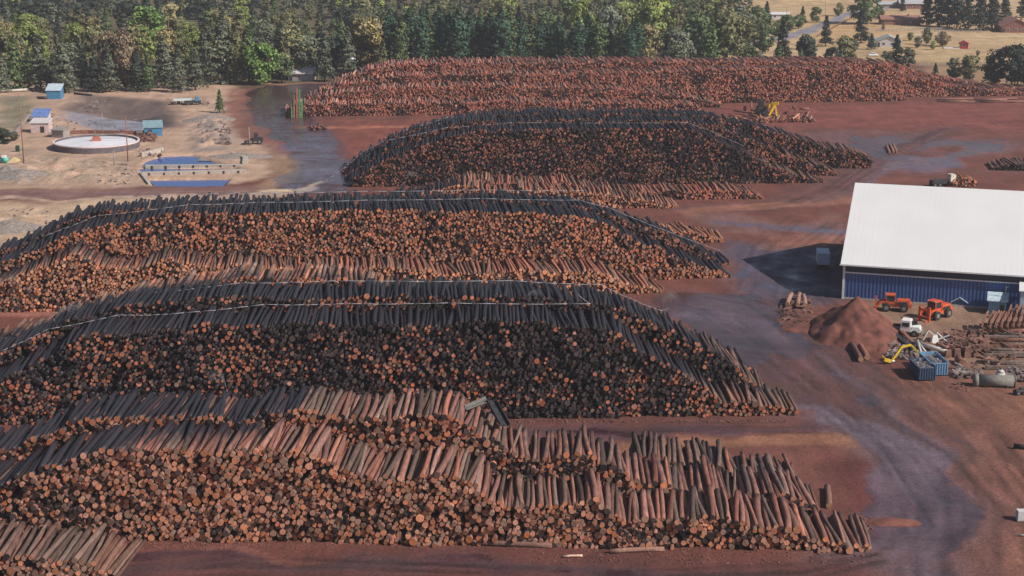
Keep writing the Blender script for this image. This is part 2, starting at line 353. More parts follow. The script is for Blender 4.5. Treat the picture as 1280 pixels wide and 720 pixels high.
# strip before the nearest deck
region([(100, 682), (1100, 692), (1130, 760), (100, 760)], lin(98, 58, 52), .1, soft=4)
stroke([(60, 720), (300, 706), (560, 712), (800, 720), (1000, 716), (1090, 700)], [8, 6, 6, 4, 5, 6], lin(84, 60, 64), .5, soft=3, streak=.7)
stroke([(160, 692), (300, 694), (420, 698)], [1.6, 2, 1], lin(130, 82, 68), 0, soft=1.5, a=.8, streak=.5)
stroke([(-60, 396), (60, 392), (140, 385)], [4, 4, 2], lin(150, 100, 86), 0, soft=2)
def tracks(pts, spread, n, seed):
    rg = random.Random(seed); P = np.array([G(*p) for p in pts]); T = np.gradient(P, axis=0); T /= np.linalg.norm(T, axis=1)[:, None]; NN = np.stack([-T[:, 1], T[:, 0]], 1)
    for i in range(n):
        o_ = rg.uniform(-spread, spread); ph = rg.uniform(0, 6)
        for side in (-1.0, 1.0):
            Q = P + NN * (o_ + side + np.sin(np.arange(len(P)) * 1.3 + ph) * 1.5)[:, None]; a_ = rg.uniform(.45, .85)
            t_ = np.interp(np.arange(0, len(Q) - 1, .2), np.arange(len(Q)), np.arange(len(Q))); Qs = np.stack([np.interp(t_, np.arange(len(Q)), Q[:, 0]), np.interp(t_, np.arange(len(Q)), Q[:, 1])], 1)
            lo, hi = Qs.min(0) - 3, Qs.max(0) + 3; sel = np.nonzero((X > lo[0]) & (X < hi[0]) & (Y > lo[1]) & (Y < hi[1]))[0]
            best = np.full(len(sel), 1e9)
            for a, b in zip(Qs, Qs[1:]):
                d = b - a; L2 = d @ d + 1e-9; xs_, ys_ = X[sel], Y[sel]; t = np.clip(((xs_ - a[0]) * d[0] + (ys_ - a[1]) * d[1]) / L2, 0, 1)
                best = np.minimum(best, np.hypot(xs_ - a[0] - t * d[0], ys_ - a[1] - t * d[1]))
            m = np.clip(1 - (best - .3) / .35, 0, 1) * a_ * np.clip((fbm(X[sel] * .1, Y[sel] * .1, seed) - .3) * 4, 0, 1)
            k_ = rg.choice([.62, .7, 1.25]); C[sel] *= (1 - m + m * k_)[:, None]; Z[sel] -= m * .06
tracks([(1212, 760), (1208, 690), (1193, 630), (1140, 570), (1080, 520), (1020, 465), (960, 415), (905, 385), (850, 375)], 12, 9, 41)
tracks([(1225, 740), (1230, 680), (1215, 600), (1160, 530), (1100, 480), (1020, 420), (960, 370), (985, 310), (1040, 270)], 10, 7, 43)
tracks([(60, 716), (300, 704), (560, 708), (800, 714), (1000, 712), (1120, 690)], 4, 4, 47)
tracks([(1290, 150), (1180, 160), (1100, 195), (1040, 235), (980, 255), (900, 262)], 12, 5, 53)
tracks([(470, 106), (380, 112), (335, 120), (345, 150), (385, 185), (400, 210), (380, 238), (300, 243), (150, 245), (-50, 247)], 5, 4, 59)
tracks([(1280, 700), (1265, 600), (1220, 520), (1150, 470)], 8, 4, 61)
tracks([(1040, 548), (900, 545), (700, 545)], 3, 3, 67)
for sc_, th_, sd_ in ((.045, .60, 71), (.11, .66, 73)):
    pz = fbm(X * sc_, Y * sc_ * .55, sd_, 4); road = np.clip((W - .38) * 6, 0, 1); m = np.clip((pz - th_) * 40, 0, 1) * road
    mixin(m, None, 1.5); C[:] = C * (1 - m * .12)[:, None]
st_ = fbm(X * 1.1, Y * .12, 81, 3); C *= (1 + (np.clip((st_ - .5) * 4, -1, 1) * .10 * (Y < 620)))[:, None]
# mottling at metre size and wheel streaks
C *= (.86 + .28 * fbm(X * .35, Y * .22, 31))[:, None]
# relief: spoil bumps, ponds, basins
def bump_area(poly, amp, fr):
    d = pdist(poly, X, Y, True)[0] * np.where(inpoly(poly, X, Y), 1, -1)
    Z[:] += np.clip(d / 5, 0, 1) * amp * np.clip(fbm(X * fr, Y * fr, 17) - .35, 0, 1)
bump_area([(0, 192), (150, 202), (165, 226), (0, 232)], 3.2, .28)
bump_area([(0, 262), (60, 258), (50, 290), (0, 310)], 3.0, .2)
bump_area([(235, 150), (288, 140), (290, 182), (238, 188)], 3.5, .3)
PONDS = [[(205, 194.5), (240, 193.5), (268, 202), (286, 207), (178, 207), (186, 200)],
         [(178, 209.5), (293, 209.5), (290, 215), (180, 215.5)],
         [(190, 224), (284, 223), (276, 231.5), (196, 231.5)]]
for p in PONDS:
    d = pdist(p, X, Y, True)[0] * np.where(inpoly(p, X, Y), 1, -1)
    Z -= np.clip((d + 1.2) / 2.0, 0, 1) * 2.2
m_ = MB(); P = [G(*q_) for q_ in [(86, 151), (95, 146), (125, 143), (160, 145), (188, 148), (192, 156), (170, 160), (120, 161), (92, 158)]]; m_.add([(a, b, 0) for a, b in P], [tuple(range(len(P)))]); mw_ = m_.build('basin_water', mat('milky_water', (.34, .34, .40), .25, var=.35, scale=.12), None, (0, 0, -1.5)); mw_['kind'] = 'structure'
basin = [(95, 122), (195, 125), (218, 140), (218, 156), (180, 163), (110, 164), (80, 145)]
d = pdist(basin, X, Y, True)[0] * np.where(inpoly(basin, X, Y), 1, -1)
Z -= np.clip(d / 14, 0, 1) * 3.0
Z += (Y < 1200) * (fbm(X * .3, Y * .3, 40) - .5) * .16
Z += np.clip((Y - 1050) / 1500, 0, 1) ** 1.0 * 260 * (Y > 1050)
ny, nx = GX.shape
me = bpy.data.meshes.new('ground'); me.vertices.add(len(X))
me.vertices.foreach_set('co', np.stack([X, Y, Z], 1).astype(np.float32).ravel())
ii = np.arange(ny * nx).reshape(ny, nx); q = np.stack([ii[:-1, :-1], ii[:-1, 1:], ii[1:, 1:], ii[1:, :-1]], -1).reshape(-1, 4)
me.loops.add(q.size); me.polygons.add(len(q)); me.loops.foreach_set('vertex_index', q.ravel().astype(np.int32))
me.polygons.foreach_set('loop_start', np.arange(0, q.size, 4, dtype=np.int32)); me.update(calc_edges=True)
me.polygons.foreach_set('use_smooth', np.ones(len(q), bool))
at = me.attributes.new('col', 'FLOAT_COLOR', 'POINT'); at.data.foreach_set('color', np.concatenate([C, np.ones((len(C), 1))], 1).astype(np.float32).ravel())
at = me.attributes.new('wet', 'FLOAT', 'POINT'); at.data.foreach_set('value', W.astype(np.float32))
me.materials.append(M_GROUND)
go = bpy.data.objects.new('ground', me); COL.objects.link(go); go['kind'] = 'structure'
for p in PONDS:
    m = MB(); P = [G(*q_) for q_ in p]
    cx, cy = np.mean([a for a, _ in P]), np.mean([b for _, b in P])
    P = [(cx + (a - cx) * 1.06, cy + (b - cy) * 1.06) for a, b in P]
    m.add([(a, b, 0) for a, b in P], [tuple(range(len(P)))])
    w_ = m.build('pond_water', M_WATERB, None, (0, 0, -.45)); w_['kind'] = 'structure'

# ------------------------------------------------------------------ logs
class Deck:
    def __init__(s, a, b):
        s.A = np.array(G(*a)); s.B = np.array(G(*b)); d = s.B - s.A; s.u = d / np.linalg.norm(d); s.v = np.array([-s.u[1], s.u[0]])
    def uz(s, px, py, shift):
        d = ray(px, py); o = s.A + s.v * shift
        # camera at origin: X = t*dx, Y = t*dy ; (P-o).v = 0
        t = (o @ s.v) / (d[0] * s.v[0] + d[1] * s.v[1])
        P = np.array([d[0] * t, d[1] * t]); return (P - o) @ s.u, HC + d[2] * t
LOGS = []   # dicts of arrays
def pack(u0, u1, hf, ff, rm=.33, rs=.22, rmin=.17, rmax=.52):
    res = .1; n = int((u1 - u0) / res) + 1; xs = u0 + np.arange(n) * res
    Ht = ff(xs).astype(float); tgt = hf(xs); out = []
    rq = np.clip(np.exp(RNG.normal(math.log(rm), rs, 4096)), rmin, rmax)
    prof = {}
    k = 0; live = True; guard = 0
    while live and guard < 60:
        live = False; guard += 1
        order = RNG.permutation(np.arange(3, n - 3, 4))
        for i in order:
            if Ht[i] > tgt[i] - .35: continue
            r = rq[k % 4096]; k += 1
            kr = int(r / res); 
            if kr not in prof:
                dx = np.arange(-kr, kr + 1) * res; prof[kr] = np.sqrt(np.maximum(((kr + .5) * res) ** 2 - dx ** 2, 0))
            pr = prof[kr]
            a, b = max(kr, i - 5), min(n - kr - 1, i + 6)
            if b <= a: continue
            best, bj = 1e9, a
            for j in range(a, b):
                z = (Ht[j - kr:j + kr + 1] + pr).max()
                if z < best: best, bj = z, j
            if best + r > tgt[bj] + .45: 
                if best - r > tgt[bj] - .3: continue
            Ht[bj - kr:bj + kr + 1] = np.maximum(Ht[bj - kr:bj + kr + 1], best + pr)
            out.append((xs[bj], best, r)); live = True
    return np.array(out) if out else np.zeros((0, 3))

def build_row(deck, shift, prof, name, near=False, floor=None, wet=None, ends='mid', bark='red', L=10.0, rm=.275, yaw=2.0, clump=0, dmod=None):
    P = np.array([deck.uz(px, py, shift) for px, py in prof]); P = P[np.argsort(P[:, 0])]
    us, hs = P[:, 0], np.maximum(P[:, 1], .3)
    wob = lambda u: (vnoise(u * .35, u * 0 + shift, 71) - .5) * .9
    hf = lambda u: np.interp(u, us, hs, left=0, right=0) + wob(u)
    ff = (lambda u: np.zeros_like(u)) if floor is None else (lambda u: np.maximum(0, floor(u) - 3.5))
    c = pack(us[0], us[-1], hf, ff, .305 if near else rm)
    n = len(c)
    if not n: return hf
    # crest flag: nothing above
    crest = np.zeros(n, bool); o = np.argsort(-c[:, 1])
    order = np.argsort(c[:, 0]); cu = c[order, 0]
    for i in range(n):
        lo, hi = np.searchsorted(cu, c[i, 0] - .8), np.searchsorted(cu, c[i, 0] + .8)
        nb = order[lo:hi]; dz = c[nb, 1] - c[i, 1]; dx = np.abs(c[nb, 0] - c[i, 0])
        cov = (dz > .15) & (dx < (c[nb, 2] * .9 + .05)) & (nb != i)
        crest[i] = not cov.any()
    off = RNG.normal(0, .28, n); off = np.clip(off, -.7, .7)
    off = off + (vnoise(c[:, 0] * .25, c[:, 1] * .3, 13) - .5) * .8
    ln = L * (1 + RNG.normal(0, .035, n)); 
    yw = RNG.normal(0, R(.5), n); yw[crest] = RNG.normal(0, R(yaw), crest.sum()) + (vnoise(c[crest, 0] * .12, c[crest, 0] * 0, 15) - .5) * R(yaw * 2.5)
    pt = RNG.normal(0, R(.25), n); pt[crest] = RNG.normal(0, R(1.0), crest.sum())
    O = deck.A + deck.v * shift
    Pf = O[None] + c[:, :1] * deck.u[None] + off[:, None] * deck.v[None]
    Pf = np.concatenate([Pf, c[:, 1:2]], 1)
    D = deck.v[None] * np.cos(yw)[:, None] + deck.u[None] * np.sin(yw)[:, None]
    D = np.concatenate([D * np.cos(pt)[:, None], np.sin(pt)[:, None]], 1)
    px = np.array([proj(p[0], p[1], p[2]) for p in Pf])
    # colours (the logs' own: fresh or dirty cut ends, red, grey or soaked bark)
    EN = {'mid': ([.45, .18, .09], .2), 'fresh': ([.56, .26, .13], .08), 'soaked': ([.40, .15, .08], .68), 'dark': ([.29, .115, .07], .45), 'pink': ([.44, .165, .10], .2), 'brown': ([.48, .215, .115], .03)}[ends]
    base = np.array(EN[0]); dark = np.array([.042, .029, .027])
    cl = fbm(c[:, 0] * .16, c[:, 1] * .22, 51 + clump)
    pd = EN[1] + (cl - .5) * (1.0 if ends in ('brown', 'fresh') else 1.9)
    if dmod: pd = pd + np.interp(px[:, 0], [q_[0] for q_ in dmod], [q_[1] for q_ in dmod])
    pd = np.clip(pd, .02, .97)
    isd = RNG.random(n) < pd
    e = base[None] * np.array([1, .93, .95])[None] * np.clip(RNG.normal(1, .26, n), .35, 1.7)[:, None] * np.array([1, 1, 1])[None]
    hue = RNG.normal(0, .1, n); e[:, 1] *= 1 + hue; e[:, 2] *= 1 + hue * 2.2 
    e = e * .97 + e.mean(1)[:, None] * .05
    grey = RNG.random(n) < .26; e[grey] = e[grey].mean(1)[:, None] * np.array([1.45, .85, .6])[None] * .68
    e[isd] = dark[None] * np.clip(RNG.normal(1.1, .6, isd.sum()), .3, 3)[:, None]
    BK = {'red': [.29, .125, .085], 'grey': [.20, .11, .085], 'pink': [.245, .115, .088], 'tan': [.38, .18, .11], 'far': [.38, .165, .12]}[bark]
    b = np.array(BK)[None] * np.clip(RNG.normal(1, .25, n), .45, 1.8)[:, None]
    h2 = RNG.normal(0, .1, n); b[:, 1] *= 1 + h2; b[:, 2] *= 1 + h2 * 1.3
    gb = RNG.random(n) < .3; b[gb] = b[gb].mean(1)[:, None] * np.array([1.45, .95, .75])[None] * .7
    lt = RNG.random(n) < .06; b[lt] *= np.array([1.5, 1.35, 1.15])[None]
    wet = wet or [(0, 0, 0)]
    wt = np.array(wet, float)
    wf = np.interp(px[:, 0], wt[:, 0], wt[:, 1]); wb = np.interp(px[:, 0], wt[:, 0], wt[:, 2])
    LOGS.append(dict(name=name, P=Pf, D=D, L=ln, r=c[:, 2], e=e, b=np.clip(b, 0, .6), wf=wf, wb=wb, crest=crest, near=near, px=px, u=c[:, 0], dk=isd, ns=14 if near else 8, soak=ends in ('soaked', 'dark')))
    return hf

def deck_rows(deck, rows):
    h = None
    for r in rows:
        kw = dict(r); sh = kw.pop('shift'); pf = kw.pop('prof'); nm = kw.pop('name')
        h0 = h
        h = build_row(deck, sh, pf, nm, floor=h0, **kw)

D5 = Deck((160, 675), (1080, 690))
deck_rows(D5, [
 dict(shift=0, name='near_front', near=True, dmod=[(0, .5), (90, .4), (170, 0), (560, 0), (640, .12)], ends='brown', bark='pink', yaw=2.4, wet=[(60, .95, 1), (130, .8, 1), (175, .3, 1), (250, .12, .95), (320, .05, .85), (345, 0, .3), (420, 0, .1), (640, .15, .3), (1080, .25, .35)],
      prof=[(-150, 660), (-60, 612), (0, 602), (45, 588), (80, 578), (112, 567), (160, 560), (240, 561), (320, 562), (370, 562), (395, 570), (440, 590), (470, 600), (490, 598), (540, 590), (565, 590), (590, 606), (610, 628), (640, 634), (655, 628), (680, 629), (738, 626), (746, 622), (775, 645), (800, 648), (880, 649), (910, 653), (960, 659), (1000, 663), (1015, 669), (1045, 675), (1060, 679), (1084, 682), (1090, 687)]),
 dict(shift=10.7, name='near_middle', near=True, ends='mid', bark='pink', yaw=2.6, clump=3, wet=[(0, 1, 1), (365, 1, 1), (385, .1, .2), (620, .1, .25), (660, .4, .5), (1020, .35, .4)],
      prof=[(-140, 650), (-60, 582), (0, 566), (50, 548), (100, 524), (130, 521), (180, 521), (240, 523), (300, 522), (380, 512), (420, 520), (450, 523), (490, 527), (530, 520), (560, 518), (590, 530), (600, 541), (660, 571), (700, 570), (740, 566), (760, 582), (800, 603), (850, 612), (880, 612), (925, 619), (945, 616), (970, 616), (1000, 621), (1020, 630), (1030, 655)]),
 dict(shift=21.6, name='near_back', near=True, ends='dark', bark='grey', yaw=2.6, clump=5, wet=[(760, .3, .4), (1010, .35, .4)],
      prof=[(782, 620), (795, 570), (805, 574), (850, 579), (900, 583), (925, 594), (950, 600), (985, 604), (1010, 622), (1018, 640)])])
D6 = Deck((-60, 722), (160, 725))
deck_rows(D6, [dict(shift=0, name='corner', near=True, ends='brown', bark='grey', yaw=3, wet=[(0, .35, .4), (200, .15, .2)],
      prof=[(-110, 712), (-60, 694), (0, 693), (30, 693), (60, 697), (80, 701), (100, 702), (120, 706), (135, 713), (152, 719), (160, 724)])])
D4 = Deck((0, 531), (990, 519))
deck_rows(D4, [
 dict(shift=0, name='deck4_a', dmod=[(0, -.1), (300, 0), (640, .12), (815, .12), (855, -.45), (990, -.5)], ends='soaked', bark='grey', clump=7, yaw=2.2, wet=[(0, 1, 1), (840, 1, 1), (880, .45, .95), (900, .05, .9), (990, 0, .6)],
      prof=[(-120, 528), (-60, 500), (0, 474), (25, 463), (40, 452), (60, 446), (80, 431), (100, 421), (130, 417), (200, 412), (250, 408), (320, 405), (470, 403), (540, 406), (600, 402), (680, 405), (740, 410), (770, 416), (790, 430), (830, 456), (850, 465), (868, 470), (876, 480), (900, 500), (925, 501), (945, 505), (975, 507), (992, 509), (1000, 516)]),
 dict(shift=10.6, name='deck4_b', ends='soaked', bark='grey', clump=9, yaw=2.2, wet=[(0, 1, 1), (820, 1, 1), (850, .9, .55), (930, .5, .3), (990, .1, .2)],
      prof=[(-170, 520), (-60, 458), (0, 440), (50, 420), (100, 397), (150, 383), (200, 376), (320, 372), (500, 372), (640, 370), (740, 375), (780, 385), (820, 404), (860, 424), (900, 444), (930, 468), (960, 489), (985, 500), (997, 506), (1003, 514)]),
 dict(shift=21.2, name='deck4_c', ends='mid', bark='tan', clump=11, yaw=2.5, wet=[(0, .9, .45), (80, .9, .3), (200, .8, .3), (460, .7, .25), (520, .9, .8), (800, .95, .9)],
      prof=[(-170, 510), (-60, 440), (0, 428), (40, 413), (80, 400), (100, 391), (150, 377), (190, 365), (240, 357), (300, 350), (430, 346), (450, 352), (470, 362), (540, 367), (600, 368), (700, 372), (760, 385), (830, 408), (900, 445), (940, 480)])])
D3 = Deck((0, 391), (835, 366))
deck_rows(D3, [
 dict(shift=0, name='deck3_a', ends='fresh', bark='red', clump=13, wet=[(0, .3, .9), (100, .35, .8), (400, .2, .4), (640, .2, .4), (835, .1, .1)],
      prof=[(-120, 388), (-60, 372), (0, 352), (40, 338), (65, 327), (90, 318), (115, 327), (150, 334), (180, 333), (210, 325), (240, 330), (300, 333), (400, 333), (500, 335), (560, 342), (600, 340), (640, 338), (700, 339), (735, 337), (760, 343), (790, 355), (832, 364)]),
 dict(shift=10.6, name='deck3_b', ends='mid', bark='grey', clump=15, wet=[(0, 1, 1), (900, .95, 1)],
      prof=[(-120, 380), (-60, 365), (0, 330), (50, 311), (90, 291), (130, 282), (200, 271), (250, 266), (320, 265), (500, 262), (640, 265), (700, 268), (750, 276), (780, 290), (810, 305), (840, 318), (870, 330), (895, 340), (916, 351)]),
 dict(shift=21.2, name='deck3_c', ends='dark', bark='grey', clump=17, wet=[(0, 1, 1), (900, .85, 1)],
      prof=[(-140, 372), (-60, 346), (0, 316), (30, 302), (60, 288), (85, 276), (115, 266), (150, 262), (190, 258), (240, 256), (320, 255), (600, 252), (700, 254), (740, 262), (790, 276), (830, 291), (870, 308), (900, 330), (914, 346)])])
D2 = Deck((430, 264), (850, 260))
deck_rows(D2, [
 dict(shift=0, name='deck2_a', ends='fresh', bark='red', clump=19, wet=[(430, 1, 1), (560, .9, 1), (590, .2, .2), (850, 0, 0)],
      prof=[(430, 255), (500, 246), (560, 234), (575, 229), (600, 238), (640, 238), (700, 236), (740, 238), (770, 243), (800, 250), (850, 259)]),
 dict(shift=10.6, name='deck2_b', ends='pink', bark='red', clump=21, wet=[(430, .3, .4), (560, .0, 0), (955, 0, 0)],
      prof=[(540, 240), (580, 226), (640, 228), (700, 228), (760, 238), (800, 240), (900, 237), (935, 240), (958, 251)])])
build_row(D2, 31.5, [(436, 228), (455, 214), (480, 200), (520, 184), (560, 171), (600, 164), (700, 161), (860, 161), (880, 167), (920, 186), (960, 206), (1000, 219), (1032, 230)], 'deck2_c', ends='dark', bark='grey', clump=23, wet=[(430, .95, 1), (880, .9, 1), (960, .2, .9), (1030, 0, .3)])
hq = build_row(D2, 42.1, [(430, 222), (455, 202), (480, 188), (520, 171), (560, 159), (600, 152), (700, 150), (860, 151), (900, 157), (940, 175), (980, 192), (1020, 206), (1050, 222)], 'deck2_d', ends='dark', bark='grey', clump=25, wet=[(430, .95, 1), (920, .9, 1), (1000, .3, .7), (1030, 0, .3)])
build_row(D2, 52.7, [(425, 216), (455, 194), (480, 180), (520, 161), (560, 151), (600, 144), (700, 142), (860, 143), (900, 147), (950, 160), (1000, 175), (1040, 184), (1070, 190), (1092, 198)], 'deck2_e', ends='dark', bark='grey', clump=27, floor=None, wet=[(430, .95, 1), (960, .9, 1), (1010, .2, .6), (1060, 0, .1)])
D1 = Deck((360, 146), (880, 140))
kk = dict(ends='pink', bark='far', yaw=3)
deck_rows(D1, [
 dict(shift=0, name='far_a', clump=31, prof=[(356, 142), (372, 129), (430, 129), (520, 128), (600, 126), (700, 127), (800, 128), (860, 131), (880, 139)], **kk),
 dict(shift=10.6, name='far_b', clump=33, prof=[(356, 136), (400, 119), (450, 112), (520, 108), (600, 106), (700, 108), (800, 112), (850, 118), (905, 132)], **kk),
 dict(shift=21.2, name='far_c', clump=35, prof=[(375, 128), (400, 113), (430, 104), (500, 94), (640, 91), (700, 92), (800, 90), (900, 86), (1000, 84), (1060, 86), (1100, 101), (1120, 118), (1137, 130)], **kk),
 dict(shift=31.8, name='far_d', clump=37, prof=[(395, 115), (440, 94), (480, 83), (520, 79), (700, 78), (900, 77), (1050, 77), (1110, 82), (1140, 96), (1180, 104), (1240, 111), (1300, 119)], **kk),
 dict(shift=42.4, name='far_e', clump=39, prof=[(415, 103), (460, 85), (500, 77), (640, 75), (900, 75), (1050, 75), (1120, 79), (1150, 91), (1180, 98), (1240, 107), (1300, 115)], **kk)])
# small rows
build_row(Deck((815, 304), (905, 303)), 0, [(790, 298), (830, 290), (865, 289), (890, 294), (908, 302)], 'small_a', ends='brown', bark='tan', yaw=5)
build_row(Deck((1240, 213), (1300, 214)), 0, [(1240, 211), (1255, 205), (1300, 204)], 'small_b', ends='dark', bark='grey', yaw=3)
build_row(Deck((895, 154), (1022, 153)), 0, [(893, 152), (920, 148), (990, 149), (1022, 152)], 'small_c', ends='pink', bark='tan', yaw=14)
build_row(Deck((386, 163), (412, 162)), 0, [(384, 162), (398, 157), (412, 162)], 'small_d', ends='pink', bark='pink', yaw=18, L=6)
build_row(Deck((1190, 233), (1215, 233)), 0, [(1186, 228), (1200, 221), (1215, 222), (1222, 230)], 'small_e', ends='fresh', bark='tan', yaw=8, L=5)
print('LOG COUNT', sum(len(l['r']) for l in LOGS), {l['name']: len(l['r']) for l in LOGS})
def log_geometry(P, D, L, r, e, b, wf, wb, ns, nr, seed):
    """vertex, face and attribute arrays for many logs: tapered, slightly bent, slightly lumpy."""
    rg = np.random.default_rng(seed); n = len(r)
    zax = np.array([0, 0, 1.0]); A = np.cross(D, zax); A /= np.linalg.norm(A, axis=1)[:, None]; B_ = np.cross(A, D)
    t = np.linspace(0, 1, nr); th = np.linspace(0, 2 * np.pi, ns, endpoint=False)
    taper = 1 - (.05 + .10 * rg.random(n)); fl = rg.random(n) < .5
    r0 = np.where(fl, r, r * taper); r1 = np.where(fl, r * taper, r)
    bend = rg.normal(0, .08, (n, 2)); lump = 1 + rg.normal(0, .05, (n, nr, ns)) * (1 if ns > 8 else 0)
    rad = (r0[:, None] * (1 - t) + r1[:, None] * t)[:, :, None] * lump
    cen = P[:, None, :] + D[:, None, :] * (L[:, None] * t)[:, :, None] + (np.sin(np.pi * t)[None, :, None]) * (A[:, None, :] * bend[:, 0, None, None] + B_[:, None, :] * np.abs(bend[:, 1, None, None]) * .3)
    tilt = rg.normal(0, .06, (n, 2))
    V = cen[:, :, None, :] + rad[..., None] * (A[:, None, None, :] * np.cos(th)[None, None, :, None] + B_[:, None, None, :] * np.sin(th)[None, None, :, None])
    V = V.reshape(n, nr * ns, 3)
    wet = np.repeat((wf[:, None] * (1 - t) + wb[:, None] * t), ns, axis=1)
    k = np.arange(ns); side = []
    for i in range(nr - 1):
        side.append(np.stack([i * ns + k, i * ns + (k + 1) % ns, (i + 1) * ns + (k + 1) % ns, (i + 1) * ns + k], 1))
    side = np.concatenate(side)[:, ::-1]
    cap0, cap1 = k, ((nr - 1) * ns + k)[::-1]
    return V, wet, side, cap0, cap1
def mesh_from_logs(name, blocks):
    vs, loops, starts, cols, wets, sm = [], [], [], [], [], []; vb = 0; lb = 0
    for (V, wet, side, c0, c1, e, b) in blocks:
        n, nv = V.shape[:2]; ns = len(c0); ba = vb + np.arange(n)[:, None] * nv
        S_ = (side.reshape(1, -1) + ba); C0 = c0[None] + ba; C1 = c1[None] + ba
        per = np.concatenate([S_, C0, C1], 1)
        sizes = np.concatenate([np.full(len(side), 4), [ns, ns]]); st = np.concatenate([[0], np.cumsum(sizes)[:-1]])
        starts.append((lb + np.arange(n)[:, None] * per.shape[1] + st[None]).ravel())
        loops.append(per.ravel()); lb += per.size
        vs.append(V.reshape(-1, 3)); wets.append(wet.ravel()); vb += n * nv
        nf = len(side); cc = np.empty((n, nf + 2, 4)); cc[..., 3] = 1
        cc[:, :nf, :3] = b[:, None, :]; cc[:, nf:, :3] = e[:, None, :]; cc[:, nf:, 3] = .12
        cols.append(cc.reshape(-1, 4)); s_ = np.ones((n, nf + 2), bool); s_[:, nf:] = False; sm.append(s_.ravel())
    vs = np.concatenate(vs); loops = np.concatenate(loops); starts = np.concatenate(starts)
    me = bpy.data.meshes.new(name); me.vertices.add(len(vs)); me.vertices.foreach_set('co', vs.astype(np.float32).ravel())
    me.loops.add(len(loops)); me.loops.foreach_set('vertex_index', loops.astype(np.int32))
    me.polygons.add(len(starts)); me.polygons.foreach_set('loop_start', starts.astype(np.int32)); me.update(calc_edges=True)
    me.polygons.foreach_set('use_smooth', np.concatenate(sm))
    a_ = me.attributes.new('col', 'FLOAT_COLOR', 'FACE'); a_.data.foreach_set('color', np.concatenate(cols).astype(np.float32).ravel())
    a_ = me.attributes.new('wet', 'FLOAT', 'POINT'); a_.data.foreach_set('value', np.concatenate(wets).astype(np.float32))
    me.materials.append(M_LOG); return me

blocks = []; near_all = []
for bi, l in enumerate(LOGS):
    for crest_, nr in ((True, 6), (False, 2)):
        m = l['crest'] == crest_
        if not m.any(): continue
        # wetness reaches the cut ends only as far as the front value
        V, wet, side, c0, c1 = log_geometry(l['P'][m], l['D'][m], l['L'][m], l['r'][m], l['e'][m], l['b'][m], l['wf'][m] if crest_ else l['wf'][m] * 0 + (1 if l['soak'] else 0), l['wb'][m] if crest_ else l['wb'][m] * 0 + (1 if l['soak'] else 0), l['ns'], nr, 100 + bi)
        blk = (V, wet, side, c0, c1, l['e'][m], l['b'][m])
        if l['near']: near_all.append((blk, l, np.nonzero(m)[0]))
        else: blocks.append(blk)
# which of the near logs show largest: cast rays at them from the camera
vs, fs, owner = [], [], []; vb = 0; ids = []
for k, (blk, l, idx) in enumerate(near_all):
    V, wet, side, c0, c1, e, b = blk
    for j in range(len(V)):
        vs.append(V[j]); oid = len(ids); ids.append((k, j))
        for f in side: fs.append(tuple(int(q) + vb for q in f)); owner.append(oid)
        fs.append(tuple(int(q) + vb for q in c0)); owner.append(oid)
        vb += V.shape[1]
bvh = BVHTree.FromPolygons([tuple(map(float, v)) for v in np.concatenate(vs)], fs)
cnt = np.zeros(len(ids), int); o_ = Vector((0, 0, HC))
for py in np.arange(480, 720, 2.5):
    for px in np.arange(0, 1110, 2.5):
        h = bvh.ray_cast(o_, Vector(ray(px, py)).normalized())
        if h[2] is not None: cnt[owner[h[2]]] += 1
top = set(np.argsort(-cnt, kind='stable')[:300].tolist())
print('near logs', len(ids), 'smallest kept', sorted(cnt)[-300])

ORD = ['', 'first', 'second', 'third', 'fourth', 'fifth', 'sixth', 'seventh', 'eighth', 'ninth', 'tenth', 'eleventh', 'twelfth', 'thirteenth', 'fourteenth', 'fifteenth', 'sixteenth', 'seventeenth', 'eighteenth', 'nineteenth', 'twentieth']
TENS = {2: 'twenty', 3: 'thirty', 4: 'forty'}
def ordw(n):
    if n <= 20: return ORD[n]
    if n % 10 == 0: return {30: 'thirtieth', 40: 'fortieth', 50: 'fiftieth'}[n]
    return TENS[n // 10] + '-' + ORD[n % 10]
SECT = {'near_front': [(-999, 70, 'steep left end'), (70, 155, 'left shoulder'), (155, 255, 'left flat crest'), (255, 385, 'long flat crest'), (385, 480, 'downward step'), (480, 575, 'middle hump'), (575, 640, 'hollow after the hump'), (640, 745, 'low middle stretch'), (745, 860, 'stretch past the notch'), (860, 980, 'low right stretch'), (980, 1100, 'tapering right end')],
        'near_middle': [(-999, 95, 'steep left end'), (95, 240, 'soaked crest'), (240, 378, 'inner soaked crest'), (378, 480, 'sunlit crest'), (480, 600, 'crest by the chute'), (600, 700, 'slope below the chute'), (700, 800, 'lower hump'), (800, 920, 'low run'), (920, 1100, 'right end')],
        'near_back': [(0, 870, 'left half'), (870, 1100, 'right half')], 'corner': [(-999, 60, 'left part'), (60, 200, 'right part')]}
ROWN = {'near_front': 'front row', 'near_middle': 'second row', 'near_back': 'back row', 'corner': 'small corner stack'}
def look(l, i):
    b, w, r = l['b'][i], (l['wf'][i] + l['wb'][i]) / 2, l['r'][i]
    thick = 'thick ' if r > .5 else ('thin ' if r < .31 else '')
    c = 'dark soaked' if w > .62 else ('grey-brown' if b[0] / b[1] < 1.6 else ('pale reddish' if b[0] > .33 else ('dark reddish' if b[0] < .2 else 'reddish')))
    return thick + c
items = {}
for oid in top:
    k, j = ids[oid]; blk, l, idx = near_all[k]; i = int(idx[j]); px = l['px'][i][0]
    sec = next((s_ for a_, b_, s_ in SECT[l['name']] if a_ <= px < b_), SECT[l['name']][-1][2])
    tier = 'top' if l['crest'][i] else 'face'
    items.setdefault((l['name'], sec, tier), []).append((px, l['px'][i][1], oid))
